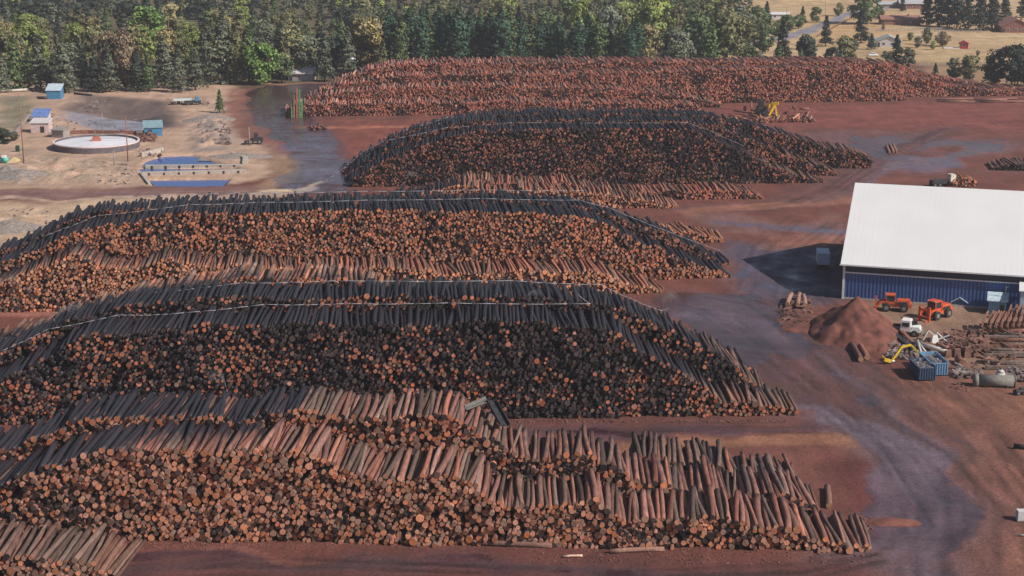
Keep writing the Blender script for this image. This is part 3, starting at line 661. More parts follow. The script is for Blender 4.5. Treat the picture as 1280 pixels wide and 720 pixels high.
for (rn, sec, tier), lst in sorted(items.items()):
    lst.sort(); half = None
    for n_, (px, py, oid) in enumerate(lst):
        k, j = ids[oid]; blk, l, idx = near_all[k]; i = int(idx[j])
        V, wet, side, c0, c1, e, b = blk
        cen = V[j].mean(0)
        me = mesh_from_logs('log', [((V[j] - cen)[None], wet[j][None], side, c0, c1, e[j][None], b[j][None])])
        o = bpy.data.objects.new('log', me); COL.objects.link(o); o.location = cen
        where = sec if rn == 'corner' else sec
        pos = ordw(n_ + 1) + ' from left'
        if tier == 'top':
            lab = f"{look(l, i)} log, {pos} on {'small corner stack' if rn == 'corner' else 'nearest deck ' + ROWN[rn]}, {where}"
        else:
            lab = f"big cut-ended log, {pos} in {'small corner stack' if rn == 'corner' else 'face of nearest ' + ROWN[rn]}, {where}"
        tag(o, lab, 'log', 'logs in the corner stack' if rn == 'corner' else f"logs of the nearest deck's {ROWN[rn]}")
for k, (blk, l, idx) in enumerate(near_all):
    keep = [j for j in range(len(blk[0]))]
    keep = [j for o2, (k2, j) in enumerate(ids) if k2 == k and o2 not in top]
    if keep:
        V, wet, side, c0, c1, e, b = blk; blocks.append((V[keep], wet[keep], side, c0, c1, e[keep], b[keep]))

# loose logs lying about join the rest
def loose(pts, nr=3):
    P, D, L_, r_ = [], [], [], []
    for (a, b, rr, z) in pts:
        A_, B2 = np.array(G(*a)), np.array(G(*b)); d = B2 - A_; L0 = np.linalg.norm(d)
        P.append([*A_, z]); D.append([*(d / L0), 0]); L_.append(L0); r_.append(rr)
    n = len(P); e = np.tile([.36, .18, .1], (n, 1)); b_ = np.tile([.26, .13, .1], (n, 1)) * RNG.uniform(.6, 1.4, (n, 1))
    V, wet, side, c0, c1 = log_geometry(np.array(P), np.array(D), np.array(L_), np.array(r_), e, b_, np.zeros(n), np.zeros(n), 10, nr, 5)
    blocks.append((V, wet, side, c0, c1, e, b_))
L0 = []
for a in range(6):
    x = 1168 + RNG.random() * 14; y = 125 + RNG.random() * 3.5
    L0.append(((x, y), (x + 28 + RNG.random() * 18, y + RNG.normal(0, 1.0)), .2, .2 + .3 * (a // 3)))
    L0.append(((x + 48, y + .5), (x + 80 + RNG.random() * 24, y + RNG.normal(.3, 1.0)), .22, .22 + .3 * (a // 3)))
L0 += [((1108, 184), (1112, 192), .4, .4), ((1112, 182), (1117, 192), .4, .4), ((1116, 181), (1121, 192), .35, .4)]
for a in range(10):
    x = 930 + RNG.random() * 90; y = 141 + RNG.random() * 10
    L0.append(((x, y), (x + RNG.normal(0, 12), y + RNG.normal(0, 5)), .35, .4 + RNG.random() * 2))
loose(L0)
me = mesh_from_logs('stacked_logs', blocks)
o = bpy.data.objects.new('stacked_logs', me); COL.objects.link(o)
tag(o, 'thousands of cut logs stacked in long decks across the red dirt yard', 'logs', kind='stuff')

# single logs on the ground
def single_log(a, b, r, label, col=(.2, .11, .085)):
    A_, B2 = np.array(G(*a)), np.array(G(*b)); d = B2 - A_; Ln = np.linalg.norm(d); c = (A_ + B2) / 2
    V, wet, side, c0, c1 = log_geometry(np.array([[*(A_ - c), 0]]), np.array([[*(d / Ln), 0]]), np.array([Ln]), np.array([r]), None, None, np.array([.1]), np.array([.1]), 12, 6, int(a[0]))
    me = mesh_from_logs('log', [(V, wet, side, c0, c1, np.array([[.36, .2, .12]]), np.array([col]))])
    o = bpy.data.objects.new('log', me); COL.objects.link(o); o.location = (*c, r * .95); return tag(o, label, 'log')
single_log((588, 681), (690, 685), .36, 'long dark log lying on the dirt in front of the nearest deck')
single_log((762, 692), (830, 689), .3, 'log lying on the dirt before the low right stretch of the nearest deck', (.3, .17, .13))
single_log((704, 697), (728, 696), .16, 'thin pale stick lying on the dirt in front of the nearest deck', (.6, .42, .3))
single_log((1036, 636), (1034, 612), .42, 'single thick log standing apart beyond the right end of the nearest deck')
single_log((1060, 427), (1076, 453), .55, 'left one of two long logs beside the haul road by the chip heap', (.14, .07, .06))
single_log((1068, 424), (1084, 450), .5, 'right one of two long logs beside the haul road by the chip heap', (.24, .11, .08))
for (a, b, lab) in [((984, 386), (989, 373), 'leftmost of three pale log stubs by the dirt heap'), ((997, 387), (999, 373), 'middle of three pale log stubs by the dirt heap'), ((1006, 387), (1004, 375), 'rightmost of three pale log stubs by the dirt heap')]:
    o = single_log(a, b, .45, lab, (.34, .2, .15)); o.location.z = .9
# ------------------------------------------------------------------ warehouse
BA = R(-16.4); bu = Vector((math.cos(BA), math.sin(BA), 0)); bv = Vector((-math.sin(BA), math.cos(BA), 0))
A0 = Vector((*G(1053, 373), 0))
EZ = height_at(A0.x, A0.y, 328)
DEP = 23.0
Bq = A0 + bv * DEP; RZ = height_at(Bq.x, Bq.y, 230); print('eave', EZ, 'ridge', RZ, 'ridge px', proj(Bq.x, Bq.y, RZ), 'back', proj(*(A0 + bv * 2 * DEP).to_2d()))
LEN = 72
wh = thing('warehouse', 'long metal warehouse with white pitched roof and blue ribbed walls', 'warehouse', A0, BA)
def ribbed(m, x0, x1, y, z0, z1, pitch=.68, dep=.2, flip=1):
    n = int((x1 - x0) / pitch); zt = z1 if callable(z1) else (lambda x: z1)
    for i in range(n):
        a = x0 + i * pitch; b = a + pitch * .5; c = a + pitch
        for (p, q, d) in ((a, b, 0), (b, c, -dep * flip)):
            m.add([(p, y + d, z0), (q, y + d, z0), (q, y + d, zt(q)), (p, y + d, zt(p))], [(0, 1, 2, 3)])
            m.add([(q, y, z0), (q, y - dep * flip, z0), (q, y - dep * flip, zt(q)), (q, y, zt(q))], [(0, 1, 2, 3)])
m = MB(); ribbed(m, 0, LEN, 0, .0, EZ); m.build('wall', M_BLUE, wh)
m = MB(); m.prism([(0, 0), (DEP * 2, 0), (DEP * 2, EZ), (DEP, RZ - .3), (0, EZ)], .25, .45); m.build('wall', M_BLUE, wh)
m = MB(); m.prism([(0, 0), (DEP * 2, 0), (DEP * 2, EZ), (DEP, RZ - .3), (0, EZ)], LEN - .4, LEN - .2); m.box(.3, LEN - .3, DEP * 2 - .2, DEP * 2, 0, EZ); m.build('wall', M_BLUE, wh)
m = MB(); ov = .9; sl = (RZ - EZ) / DEP
m.prism([(-ov, EZ - sl * ov + .25), (DEP, RZ + .25), (DEP * 2 + ov, EZ - sl * ov + .25), (DEP * 2 + ov, EZ - sl * ov), (DEP, RZ), (-ov, EZ - sl * ov)], -.6, LEN + .6); rf = m.build('roof', M_ROOF, wh)
m = MB()
for i in range(int(LEN / 1.0)):
    x = -.4 + i * 1.0; m.beam((x, -ov, EZ - sl * ov + .255), (x, DEP, RZ + .255), .05, .03)
m.build('seam', M_ROOF, rf)
m = MB(); m.box(-.72, LEN + .7, -ov - .14, -ov - .003, EZ - sl * ov + .02, EZ - sl * ov + .3); m.build('fascia', M_WHITE, wh)
m = MB(); m.box(.0, LEN, -.36, -.205, EZ - 1.95, EZ - 1.72); m.box(-.12, .30, -.32, -.202, 0, EZ - .3); m.build('trim', M_WHITE, wh)
m = MB(); m.box(.3, LEN, -.26, -.201, EZ - 1.7, EZ - .4); m.build('painted_shade_band', mat('painted_eave_shade', (.03, .035, .06), .6), wh)  # navy strip paints the shade below the eave onto the wall
m = MB(); m.box(.3, LEN, -.30, -.202, 0, .35); m.build('footing', M_CONC, wh)

def hut(px, py, w, d, h, wall, roof, label, cat='shed', rz=0, name='shed', rh=.5, gable=False, door=None, ov=.3):
    t = thing(name, label, cat, G(px, py), rz)
    m = MB()
    if gable: m.prism([(-w / 2, 0), (w / 2, 0), (w / 2, h), (0, h + rh), (-w / 2, h)], 0, d, 'y')
    else: m.prism([(0, 0), (d, 0), (d, h + rh), (0, h)], -w / 2, w / 2)
    wl = m.build('wall', wall, t)
    m = MB()
    if gable:
        s_ = rh / (w / 2)
        m.prism([(-w / 2 - ov, h - s_ * ov + .03), (0, h + rh + .03), (w / 2 + ov, h - s_ * ov + .03), (w / 2 + ov, h - s_ * ov + .2), (0, h + rh + .2), (-w / 2 - ov, h - s_ * ov + .2)], -ov, d + ov, 'y')
    else: m.prism([(-ov, h + .03 - rh / d * ov), (d + ov, h + rh + .03 + rh / d * ov), (d + ov, h + rh + .2 + rh / d * ov), (-ov, h + .2 - rh / d * ov)], -w / 2 - ov, w / 2 + ov)
    m.build('roof', roof, t)
    if door:
        x, dw, dh = door; m = MB(); m.box(x - dw / 2, x + dw / 2, -.08, -.003, .05, dh); m.build('door', M_DARK, t)
    return t
t = hut(1246, 393, 3.2, 3.0, 2.5, M_LBLUE, mat('pale_blue_roof', (.5, .62, .68), .5), 'small light blue metal hut with pale roof before the warehouse wall', rz=BA, door=(.8, .8, 1.9), rh=.7)
m = MB(); m.tube([(1.3, 1.5, 3), (1.3, 1.5, 5.2)], .05); m.tube([(.9, 1.5, 4.6), (1.7, 1.5, 5.0)], .04); m.build('antenna', M_STEEL, t)
hut(1199, 383, 2.2, 2.2, 1.0, M_DARK, mat('pale_blue_roof', (.5, .62, .68), .5), 'low kiosk with pale blue gabled roof beside the orange machines', 'kiosk', rz=BA, name='kiosk', rh=.7, gable=True, ov=.5)
t = hut(1286, 398, 3.5, 4, 5.0, mat('pale_panel', (.42, .52, .58), .6), M_WHITE, 'tall pale annex with white roof against the blue warehouse wall', 'annex', rz=BA, name='annex', rh=.5, door=(0, 1.4, 2.4))

# ------------------------------------------------------------------ machines
def wheel(t, x, y, r, w, rz=0):
    m = MB(); m.cyl((x, y - w / 2, r), (x, y + w / 2, r), r, n=20); tw = m.build('wheel', M_BLACK, t)
    m = MB(); m.cyl((x, y - w / 2 - .03, r), (x, y + w / 2 + .03, r), r * .5, n=14); m.build('rim', M_STEEL, tw)
def stacker(px, py, rz, label, sc=1.0):
    t = thing('log_stacker', label, 'log loader', G(px, py), rz, 'orange machines parked by the warehouse'); t.scale = (sc * 1.06,) * 3
    for x in (-1.3, 1.7):
        for y in (-1.05, 1.05): wheel(t, x, y, .72, .55)
    m = MB(); m.box(-1.9, 2.4, -.7, .7, .8, 1.35); m.box(.3, 2.9, -.85, .85, 1.3, 2.1, (.25, .12)); m.box(2.4, 3.0, -.95, .95, .7, 1.5); m.build('body', M_ORANGE, t)
    m = MB(); m.box(.6, 2.3, -.95, -.86, 1.4, 1.8); m.box(.6, 2.3, .86, .95, 1.4, 1.8); m.build('grille', M_DARK, t)
    m = MB(); 
    for x in (-1.35, .1):
        for y in (-.75, .75): m.box(x - .06, x + .06, y - .06, y + .06, 1.35, 2.85)
    m.box(-1.45, .2, -.85, .85, 2.8, 2.98); m.box(-1.4, .15, -.8, .8, 1.3, 1.75); cb = m.build('cab', M_ORANGE, t)
    m = MB(); m.box(-1.33, .08, -.72, .72, 1.76, 2.78); m.build('window', M_GLASS, cb)
    m = MB()
    for y in (-.8, .8):
        m.beam((-1.0, y, 1.7), (-2.5, y, 1.5), .22, .3); m.beam((-2.5, y, 1.5), (-3.0, y, .6), .2, .26)
    m.beam((-2.4, -.9, 1.5), (-2.4, .9, 1.5), .2); m.build('lift_arm', M_ORANGE, t)
    m = MB(); m.box(-3.25, -3.0, -1.1, -.7, .05, 2.3); m.box(-3.25, -3.0, .7, 1.1, .05, 2.3); m.box(-3.22, -3.03, -.7, .7, 1.7, 2.0); m.box(-3.22, -3.03, -.7, .7, .5, .8)
    for y in (-.9, .9): m.beam((-3.1, y, .2), (-4.1, y, .1), .18, .14)
    m.build('fork', M_ORANGE, t)
    m = MB(); m.tube([(1.9, .5, 2.05), (1.9, .5, 2.8)], .07); m.build('exhaust', M_DARK, t)
    for y in (-.7, .7):
        m = MB(); m.cyl((-1.5, y, 2.9), (-1.42, y, 2.9), .12, n=10); m.build('headlight', M_WHITE, t)
    return t
stacker(1117, 388, R(-12), 'orange log stacker parked close to the warehouse, nearer the dirt heap')
stacker(1170, 397, R(40), 'orange log stacker parked at an angle, nearer the blue hut', 1.08)
# service truck
t = thing('utility_truck', 'white cab truck with dark open bed parked beside the dirt heap', 'truck', G(1130, 418), R(-22)); t.scale = (1.2,) * 3
for x in (-1.9, 1.6):
    for y in (-.95, .95): wheel(t, x, y, .48, .32)
m = MB(); m.box(-2.8, 2.5, -.5, .5, .5, .75); m.build('chassis', M_DARK, t)
m = MB(); m.box(-.5, 1.1, -1.0, 1.0, .75, 2.35, (.15, .08)); m.box(1.1, 2.4, -.9, .9, .7, 1.45, (.12, .1)); cb = m.build('cab', M_WHITE, t)
m = MB(); m.beam((1.12, 0, 1.5), (1.0, 0, 2.15), 1.6, .04); m.box(-.2, .8, -1.02, -.93, 1.45, 2.05); m.box(-.2, .8, .93, 1.02, 1.45, 2.05); m.build('window', M_GLASS, cb)
m = MB(); m.box(-2.9, -.6, -1.0, 1.0, .78, .95); m.box(-2.9, -2.8, -1.0, 1.0, .95, 1.35); m.box(-2.9, -.6, -1.03, -.95, .95, 1.3); m.box(-2.9, -.6, .95, 1.03, .95, 1.3); m.build('flatbed', M_DARK, t)
m = MB(); m.box(2.5, 2.65, -1.0, 1.0, .4, .75); m.build('bumper', M_STEEL, t)
for y in (-.7, .7):
    m = MB(); m.cyl((2.38, y, 1.1), (2.46, y, 1.1), .14, n=10); m.build('headlight', M_GREYPIPE, t)
# box truck in the shade
t = thing('box_truck', 'pale box truck seen from behind in the shade of the warehouse', 'truck', G(1029, 337), R(-7))
for y in (.6, 4.8):
    for x in (-1.0, 1.0):
        m = MB(); m.cyl((x - .16, y, .5), (x + .16, y, .5), .5, n=16); m.build('wheel', M_BLACK, t)
m = MB(); m.box(-1.25, 1.25, 0, 5.2, 1.0, 3.4); bx = m.build('cargo_box', mat('box_white', (.62, .66, .70), .5, var=.05), t)
m = MB()
for x in (-.62, .62): m.box(x - .58, x + .58, -.06, -.003, 1.08, 3.3)
m.build('rear_door', mat('door_white', (.55, .6, .66), .5, var=.05), bx)
m = MB(); m.box(-1.0, 1.0, 5.25, 6.9, .7, 2.5, (.1, .25)); m.build('cab', M_WHITE, t)
m = MB(); m.box(-.5, .5, .1, 6.6, .55, .95); m.box(-1.2, 1.2, -.25, -.1, .55, .75); m.build('chassis', M_DARK, t)
for x in (-1.1, 1.1):
    m = MB(); m.box(x - .22, x + .22, -.32, -.255, .62, .95); m.build('tail_light', M_RED, t)

# ------------------------------------------------------------------ heaps
def heap(px, py, rx, ry, h, name, label, cat, mt, seed, n=56, pw=1.0):
    cx, cy = G(px, py); m = MB(); vs = []; N_ = n
    g = np.linspace(-1.25, 1.25, N_); X_, Y_ = np.meshgrid(g, g)
    th_ = np.arctan2(Y_, X_); rr = np.hypot(X_, Y_) * (1 + .28 * (vnoise(np.cos(th_) * 2.2 + 9, np.sin(th_) * 2.2 + 9, seed) - .5))
    Zz = np.clip(1 - rr, -.05, 1) ** pw if pw != 1 else np.clip(1 - rr, -.05, 1)
    Zz = h * Zz + (fbm(X_ * 5 + 3, Y_ * 5 + 3, seed) - .5) * h * .22 * (rr < 1.05)
    Zz = np.where(rr > 1.02, -.3, Zz)
    for i in range(N_):
        for j in range(N_): vs.append((X_[i, j] * rx, Y_[i, j] * ry, Zz[i, j]))
    fs = [(i * N_ + j, i * N_ + j + 1, (i + 1) * N_ + j + 1, (i + 1) * N_ + j) for i in range(N_ - 1) for j in range(N_ - 1)]
    m.add(vs, fs, True); o = m.build(name, mt, None, (cx, cy, 0)); return tag(o, label, cat)
heap(1070, 416, 8.2, 12, 6.6, 'dirt_heap', 'tall cone of red-brown dirt in front of the warehouse corner', 'dirt heap', M_DIRT, 3)
heap(1017, 405, 6.5, 7, 1.5, 'dirt_heap', 'low rough ridge of red dirt spreading left of the tall cone', 'dirt heap', M_DIRT, 5)
heap(1100, 430, 4.5, 5.0, 1.2, 'dirt_heap', 'low dark dirt mound between the tall cone and the scrap yard', 'dirt heap', M_DIRT, 8)
heap(1047, 424, 2.6, 2.2, 1.3, 'chip_heap', 'small bright heap of fresh wood chips at the foot of dirt cone', 'chip heap', M_SANDM, 7, 30, .6)
heap(1112, 653, 3.6, 1.4, .55, 'dirt_heap', 'small ridge of reddish dirt beyond the tapering end of nearest deck', 'dirt heap', M_DIRT, 9, 36, .7)

# ------------------------------------------------------------------ scrap yard
def dumpster(px, py, w, d, h, mt, label, rz):
    t = thing('dumpster', label, 'dumpster', G(px, py), rz)
    m = MB(); th = .1
    for (x0, x1, y0, y1) in ((-w / 2, w / 2, 0, th), (-w / 2, w / 2, d - th, d), (-w / 2, -w / 2 + th, th, d - th), (w / 2 - th, w / 2, th, d - th)): m.box(x0, x1, y0, y1, .25, h)
    m.box(-w / 2, w / 2, 0, d, .15, .25); m.build('shell', mt, t)
    m = MB(); n = 7
    for i in range(n):
        x = -w / 2 + .1 + i * (w - .2) / (n - 1); m.box(x - .08, x + .08, -.12, -.003, .2, h)
    for i in range(10):
        y = .3 + i * (d - .6) / 9; m.box(w / 2 + .003, w / 2 + .12, y - .08, y + .08, .2, h); m.box(-w / 2 - .12, -w / 2 - .003, y - .08, y + .08, .2, h)
    m.box(-w / 2 - .14, w / 2 + .14, -.14, -.02, h - .02, h + .12); m.box(-w / 2 - .14, w / 2 + .14, d + .02, d + .14, h - .02, h + .12)
    m.box(-w / 2 - .16, -w / 2 - .02, 0, d, h - .02, h + .12); m.box(w / 2 + .02, w / 2 + .16, 0, d, h - .02, h + .12); m.build('rib', mt, t)
    m = MB(); rg = random.Random(px)
    for i in range(26):
        x, y = rg.uniform(-w / 2 + .4, w / 2 - .4), rg.uniform(.4, d - .4); a = rg.uniform(0, 3.1); l_ = rg.uniform(.3, .8); z = h - rg.uniform(.1, .5)
        m.beam((x - l_ * math.cos(a), y - l_ * math.sin(a), z), (x + l_ * math.cos(a), y + l_ * math.sin(a), z + rg.uniform(-.2, .5)), rg.uniform(.08, .4), .08)
    m.box(-w / 2 + .12, w / 2 - .12, .12, d - .12, .3, h - .45); m.build('scrap_load', mat('mixed_scrap', (.34, .31, .31), .6, metal=.3, var=.8, scale=3, dirt=(.06, .05, .05)), t)
    return t
dumpster(1159, 476, 2.7, 5.5, 2.1, mat('dark_blue_paint', (.05, .09, .16), .55, var=.35), 'dark blue open dumpster full of scrap, nearer the haul road', R(3))
dumpster(1174, 470, 2.7, 6.5, 2.1, M_LBLUE, 'light blue open dumpster full of scrap, behind the dark one', R(4))
# yellow crane boom lying in the scrap
t = thing('crane_boom', 'yellow folded crane boom lying beside the dumpsters', 'crane boom', G(1108, 455), R(12)); t.scale = (.88,) * 3
m = MB(); m.beam((-.5, 0, .9), (.9, .1, .5), .5, .6); m.beam((-.8, .4, 1.6), (-.1, 0, .8), .2); m.build('base', M_YELLOW, t)
m = MB(); m.beam((1.0, 0, .5), (3.2, .6, 3.0), .3, .35); m.build('lower_boom', M_YELLOW, t)
m = MB(); m.beam((3.2, .6, 3.0), (5.2, .9, 3.2), .3, .3); m.beam((5.2, .9, 3.2), (6.8, .2, 1.4), .28, .3); m.build('upper_boom', M_YELLOW, t)
m = MB(); m.cyl((.8, 0, .5), (1.6, 0, .5), .16); m.build('ram', M_WHITE, t)
def pipe(a, b, r, mt, label, za=.4, zb=.4, name='pipe', cat='pipe', group=None, n=12, square=False):
    A_, B2 = Vector((*G(*a), za)), Vector((*G(*b), zb)); c = (A_ + B2) / 2; c.z = 0; m = MB()
    if square: m.beam(A_ - c, B2 - c, r * 2, r * 2)
    else: m.cyl(A_ - c, B2 - c, r, n=n)
    o = m.build(name, mt, None, c); return tag(o, label, cat, group)
pipe((1143, 434), (1184, 445), .38, M_GREYPIPE, 'long pale pipe lying across the scrap behind the dumpsters', .9, .7)
pipe((1146, 437), (1153, 450), .22, M_GREYPIPE, 'shorter pale pipe leaning down toward the dark blue dumpster', 1.6, .4)
pipe((1147, 436), (1157, 443), .2, M_GREYPIPE, 'short pale pipe crossing under the long pale pipe', 1.2, .4)
pipe((1118, 423), (1142, 441), .45, M_DARK, 'dark steel beam lying slantwise below the white cab truck', .5, .5, 'steel_beam', 'beam', square=True)
pipe((1126, 420), (1142, 434), .3, M_RUST, 'rusty steel beam beside the dark one below the white truck', .9, .6, 'steel_beam', 'beam', square=True)
pipe((1197, 452), (1203, 458), .6, M_RUST, 'short rusty tube end lying in front of the scrap rows', .6, .6)
t = thing('angle_frame', 'white bent steel frame sticking up from scrap behind the long pipe', 'steel frame', G(1162, 431), R(10))
m = MB(); m.beam((-1.6, 0, .2), (-.4, 0, 2.6), .22); m.beam((-.4, 0, 2.6), (.9, 0, 1.6), .22); m.build('strut', M_GREYPIPE, t)
m = MB(); m.box(.2, 1.6, -.3, .5, .3, 1.7, (.3, .2)); m.build('panel', M_WHITE, t)
t = thing('broken_rack', 'white twisted pipe rack lying in scrap near the rusty frames', 'rack', G(1177, 430), R(-20))
m = MB(); m.beam((-1.5, 0, .4), (1.2, .4, 1.6), .18); m.beam((-1, .6, 1.8), (1.1, 0, .3), .18); m.beam((-.2, .2, .2), (1.6, .2, 1.2), .16); m.build('rail', M_WHITE, t)
# tank
t = thing('steel_tank', 'grey horizontal steel tank lying at the edge of the scrap yard', 'tank', G(1243, 483), R(-7))
m = MB(); m.cyl((-2.6, 0, .95), (3.0, 0, .95), .95, n=24); m.build('barrel', M_STEEL, t)
m = MB(); m.cyl((-3.3, 0, .95), (-2.603, 0, .95), 1.05, n=24); m.build('flange', M_STEEL, t); m = MB(); m.cyl((3.003, 0, .95), (3.15, 0, .95), 1.02, n=24); m.build('flange', M_STEEL, t)
m = MB()
for x in (-1.6, 2.0): m.box(x - .25, x + .25, -.9, .9, 0, .35)
m.build('saddle', M_DARK, t)
t = thing('tank_dome', 'small rounded pale tank head standing behind the grey steel tank', 'tank', G(1250, 475))
m = MB(); m.cyl((0, 0, 0), (0, 0, 1.3), .75, .72, n=18); m.cyl((0, 0, 1.3), (0, 0, 1.8), .72, .3, n=18); m.build('shell', M_GREYPIPE, t)
m = MB(); m.cyl((0, 0, 1.8), (0, 0, 2.0), .2, n=10); m.build('cap', M_DARK, t)
# rows of beams and pipes at the right
M_TIMB = mat('old_timber', (.19, .135, .11), .9, var=.45)
rgt = random.Random(77); ty = [(1226 + 4 * math.sin(i * 1.9) + (26 if i > 12 else 6 if i > 5 else 0), 462 - i * 3.7 - (4 if i > 2 else 0)) for i in range(15)]
for i, (x0, y) in enumerate(ty):
    x0 += rgt.uniform(-3, 8)
    pipe((x0, y), (1300, y + rgt.uniform(0, 3)), rgt.uniform(.2, .42), rgt.choice([M_TIMB, M_TIMB, M_RUST, M_DARK]), f'{ORD[i + 1]} long timber, counted from the grey tank upward, at the yard edge', .4, rgt.uniform(.4, .9), 'timber', 'timber', 'long timbers laid at the scrap yard edge', square=(i % 3 == 0))
scatter_later = True
# rusty arched frames
for i in range(8):
    px = 1232 + i * 7.2; t = thing('arched_frame', f'{ORD[i + 1]} from the left of the rusty arched frames before the blue hut', 'rusty frame', G(px, 418 - i * .4), R(62), 'rusty arched frames standing in a row')
    for y in (-.7, .7):
        m = MB(); pts = [(-.2, y, 0), (-.1, y, 1.2), (.5, y, 2.0), (1.5, y, 2.5), (3.0, y, 2.9 + (i > 3) * .7), (4.2, y, 3.1 + (i > 3) * .9)]
        for a, b in zip(pts, pts[1:]): m.beam(a, b, .22, .5)
        m.build('rib', M_RUST, t)
    m = MB(); m.beam((0, -.7, 1.1), (0, .7, 1.1), .2); m.beam((2.4, -.7, 2.6), (2.4, .7, 2.6), .2); m.build('crossbar', M_RUST, t)
def scatter(poly, n, smin, smax, name, label, mats_w, seed, zmax=.8):
    rg = random.Random(seed); m = MB()
    for i in range(n):
        px, py = rg.uniform(poly[0], poly[2]), rg.uniform(poly[1], poly[3]); x, y = G(px, py); s_ = rg.uniform(smin, smax); a = rg.uniform(0, 3.14); z = rg.uniform(min(.1, zmax), zmax)
        if rg.random() < .5: m.beam((x - s_ * math.cos(a), y - s_ * math.sin(a), z), (x + s_ * math.cos(a), y + s_ * math.sin(a), z + rg.uniform(-.1, .6) * min(1, s_ * 1.2) * (1 if zmax > .15 else .06)), min(s_ * .6, rg.uniform(.1, .45)), min(s_ * .5, rg.uniform(.08, .35)))
        else:
            w_ = s_ * .5; m.box(x - w_, x + w_, y - w_ * rg.uniform(.4, 1), y + w_, 0, z + min(.15, s_), (w_ * .25, w_ * .2))
    o = m.build(name, mats_w); return tag(o, label, 'debris', kind='stuff')
MS = mat('scrap_metal_mix', (.36, .31, .29), .7, metal=.2, var=.8, scale=.35, dirt=(.10, .055, .045))
MR = mat('rusty_scrap_mix', (.30, .15, .11), .85, var=.8, scale=.3, dirt=(.06, .035, .03))
scatter((1182, 420, 1235, 447), 190, .3, 1.3, 'rusty_scrap', 'rusty scrap iron heaped between the dumpsters and the timbers', MR, 1, 1.6)
scatter((1105, 428, 1150, 450), 110, .2, 1.0, 'scrap_metal', 'mixed scrap pieces strewn around the yellow boom', MS, 2, .8)
scatter((1193, 462, 1228, 474), 90, .2, .8, 'scrap_metal', 'pale grey scrap pieces strewn left of the steel tank', MS, 3, .6)
scatter((1150, 424, 1190, 440), 70, .2, .9, 'rusty_scrap', 'scrap pieces around the pale pipes', MR, 4, .9)
scatter((1258, 466, 1290, 478), 50, .3, .9, 'scrap_metal', 'scrap pieces right of the steel tank', MS, 5, .9)
scatter((1184, 480, 1210, 490), 14, .15, .45, 'scrap_metal', 'few small scrap pieces on bare dirt below the dumpsters', MR, 6, .2)
scatter((976, 376, 1020, 410), 60, .2, .9, 'bark_debris', 'broken bark and log pieces on the low dirt ridge', MR, 7, 1.2)
scatter((170, 679, 1080, 687), 900, .03, .14, 'bark_debris', 'bark chips lying along the foot of the nearest deck', MR, 8, .03)
scatter((660, 688, 1080, 706), 200, .04, .2, 'bark_debris', 'bark strips scattered on the dirt before the nearest deck', MR, 9, .05)
scatter((640, 525, 985, 529), 260, .05, .2, 'bark_debris', 'bark pieces along the foot of the second deck', MR, 10, .12)
scatter((1060, 648, 1090, 662), 60, .05, .3, 'bark_debris', 'bark bits near the small dirt ridge', MR, 11, .1)
scatter((1228, 405, 1285, 462), 130, .2, 1.2, 'rusty_scrap', 'scrap pieces lying between the long timbers', MR, 61, .7)
scatter((1150, 440, 1240, 462), 60, .1, .6, 'rusty_scrap', 'scattered scrap bits on dirt right of the dumpsters', MR, 62, .3)
t = thing('quad_bike', 'small dark parked quad bike near the scrap at the frame edge', 'quad bike', G(1276, 493), R(10))
for x in (-.7, .7):
    for y in (-.5, .5): wheel(t, x, y, .35, .25)
m = MB(); m.box(-1.0, 1.0, -.35, .35, .5, .85, (.15, .1)); m.box(-.3, .5, -.25, .25, .85, 1.1, (.1, .05)); m.build('body', M_DARK, t)
m = MB(); m.tube([(-.6, -.4, 1.25), (-.6, .4, 1.25)], .05); m.build('handlebar', M_STEEL, t)
t = thing('water_tote', 'pale blue container standing alone on dirt, lower right frame edge', 'container', G(1281, 652), 0)
m = MB(); m.box(-.9, .9, 0, 1.2, .15, 1.3, (.05, .05)); m.build('bottle', M_GREYWALL, t)
m = MB(); m.box(-.95, .95, -.04, 1.24, 0, .15); m.build('pallet', M_WOODGREY, t)
pipe((1272, 670), (1290, 671), .12, M_GREYPIPE, 'thin pale pole lying on dirt below the pale blue container', .15, .15, 'pole', 'pole')
pipe((1267, 560), (1290, 563), .35, M_DARK, 'dark cylinder lying on the dirt at the right frame edge', .35, .35, 'drum', 'drum')

# yellow loader beyond the second deck
t = thing('log_loader', 'yellow boom loader with dark cab before the far deck', 'log loader', G(962, 150), R(0))
m = MB(); m.box(-3.8, 0, 2, 8, 0.2, 1.4); m.build('track', M_BLACK, t)
m = MB(); m.box(-3.6, -.3, 2.2, 7.6, 1.5, 3.8, (.1, .2)); m.build('body', M_DARK, t)
m = MB(); m.box(-3.3, -1.6, 2.4, 5.2, 3.8, 6.4, (.15, .1)); cb = m.build('cab', M_DARK, t)
m = MB(); m.box(-3.1, -1.9, 2.32, 2.38, 4.2, 5.9); m.build('window', M_GLASS, cb)
m = MB(); m.beam((-1.2, 4, 3.6), (.6, 0, 5.2), .7, .9); m.beam((.6, 0, 5.2), (2.6, -.6, 5.6), .8, 1.0); m.build('boom', M_YELLOW, t)
m = MB(); m.beam((1.4, -.5, 4.9), (-.4, -.8, 1.6), .55, .6); m.beam((1.6, -.5, 4.9), (2.2, -.8, 1.4), .5, .5); m.beam((-.2, -.6, 5.3), (-.4, -.6, 4.2), .5); m.build('grapple', M_YELLOW, t)
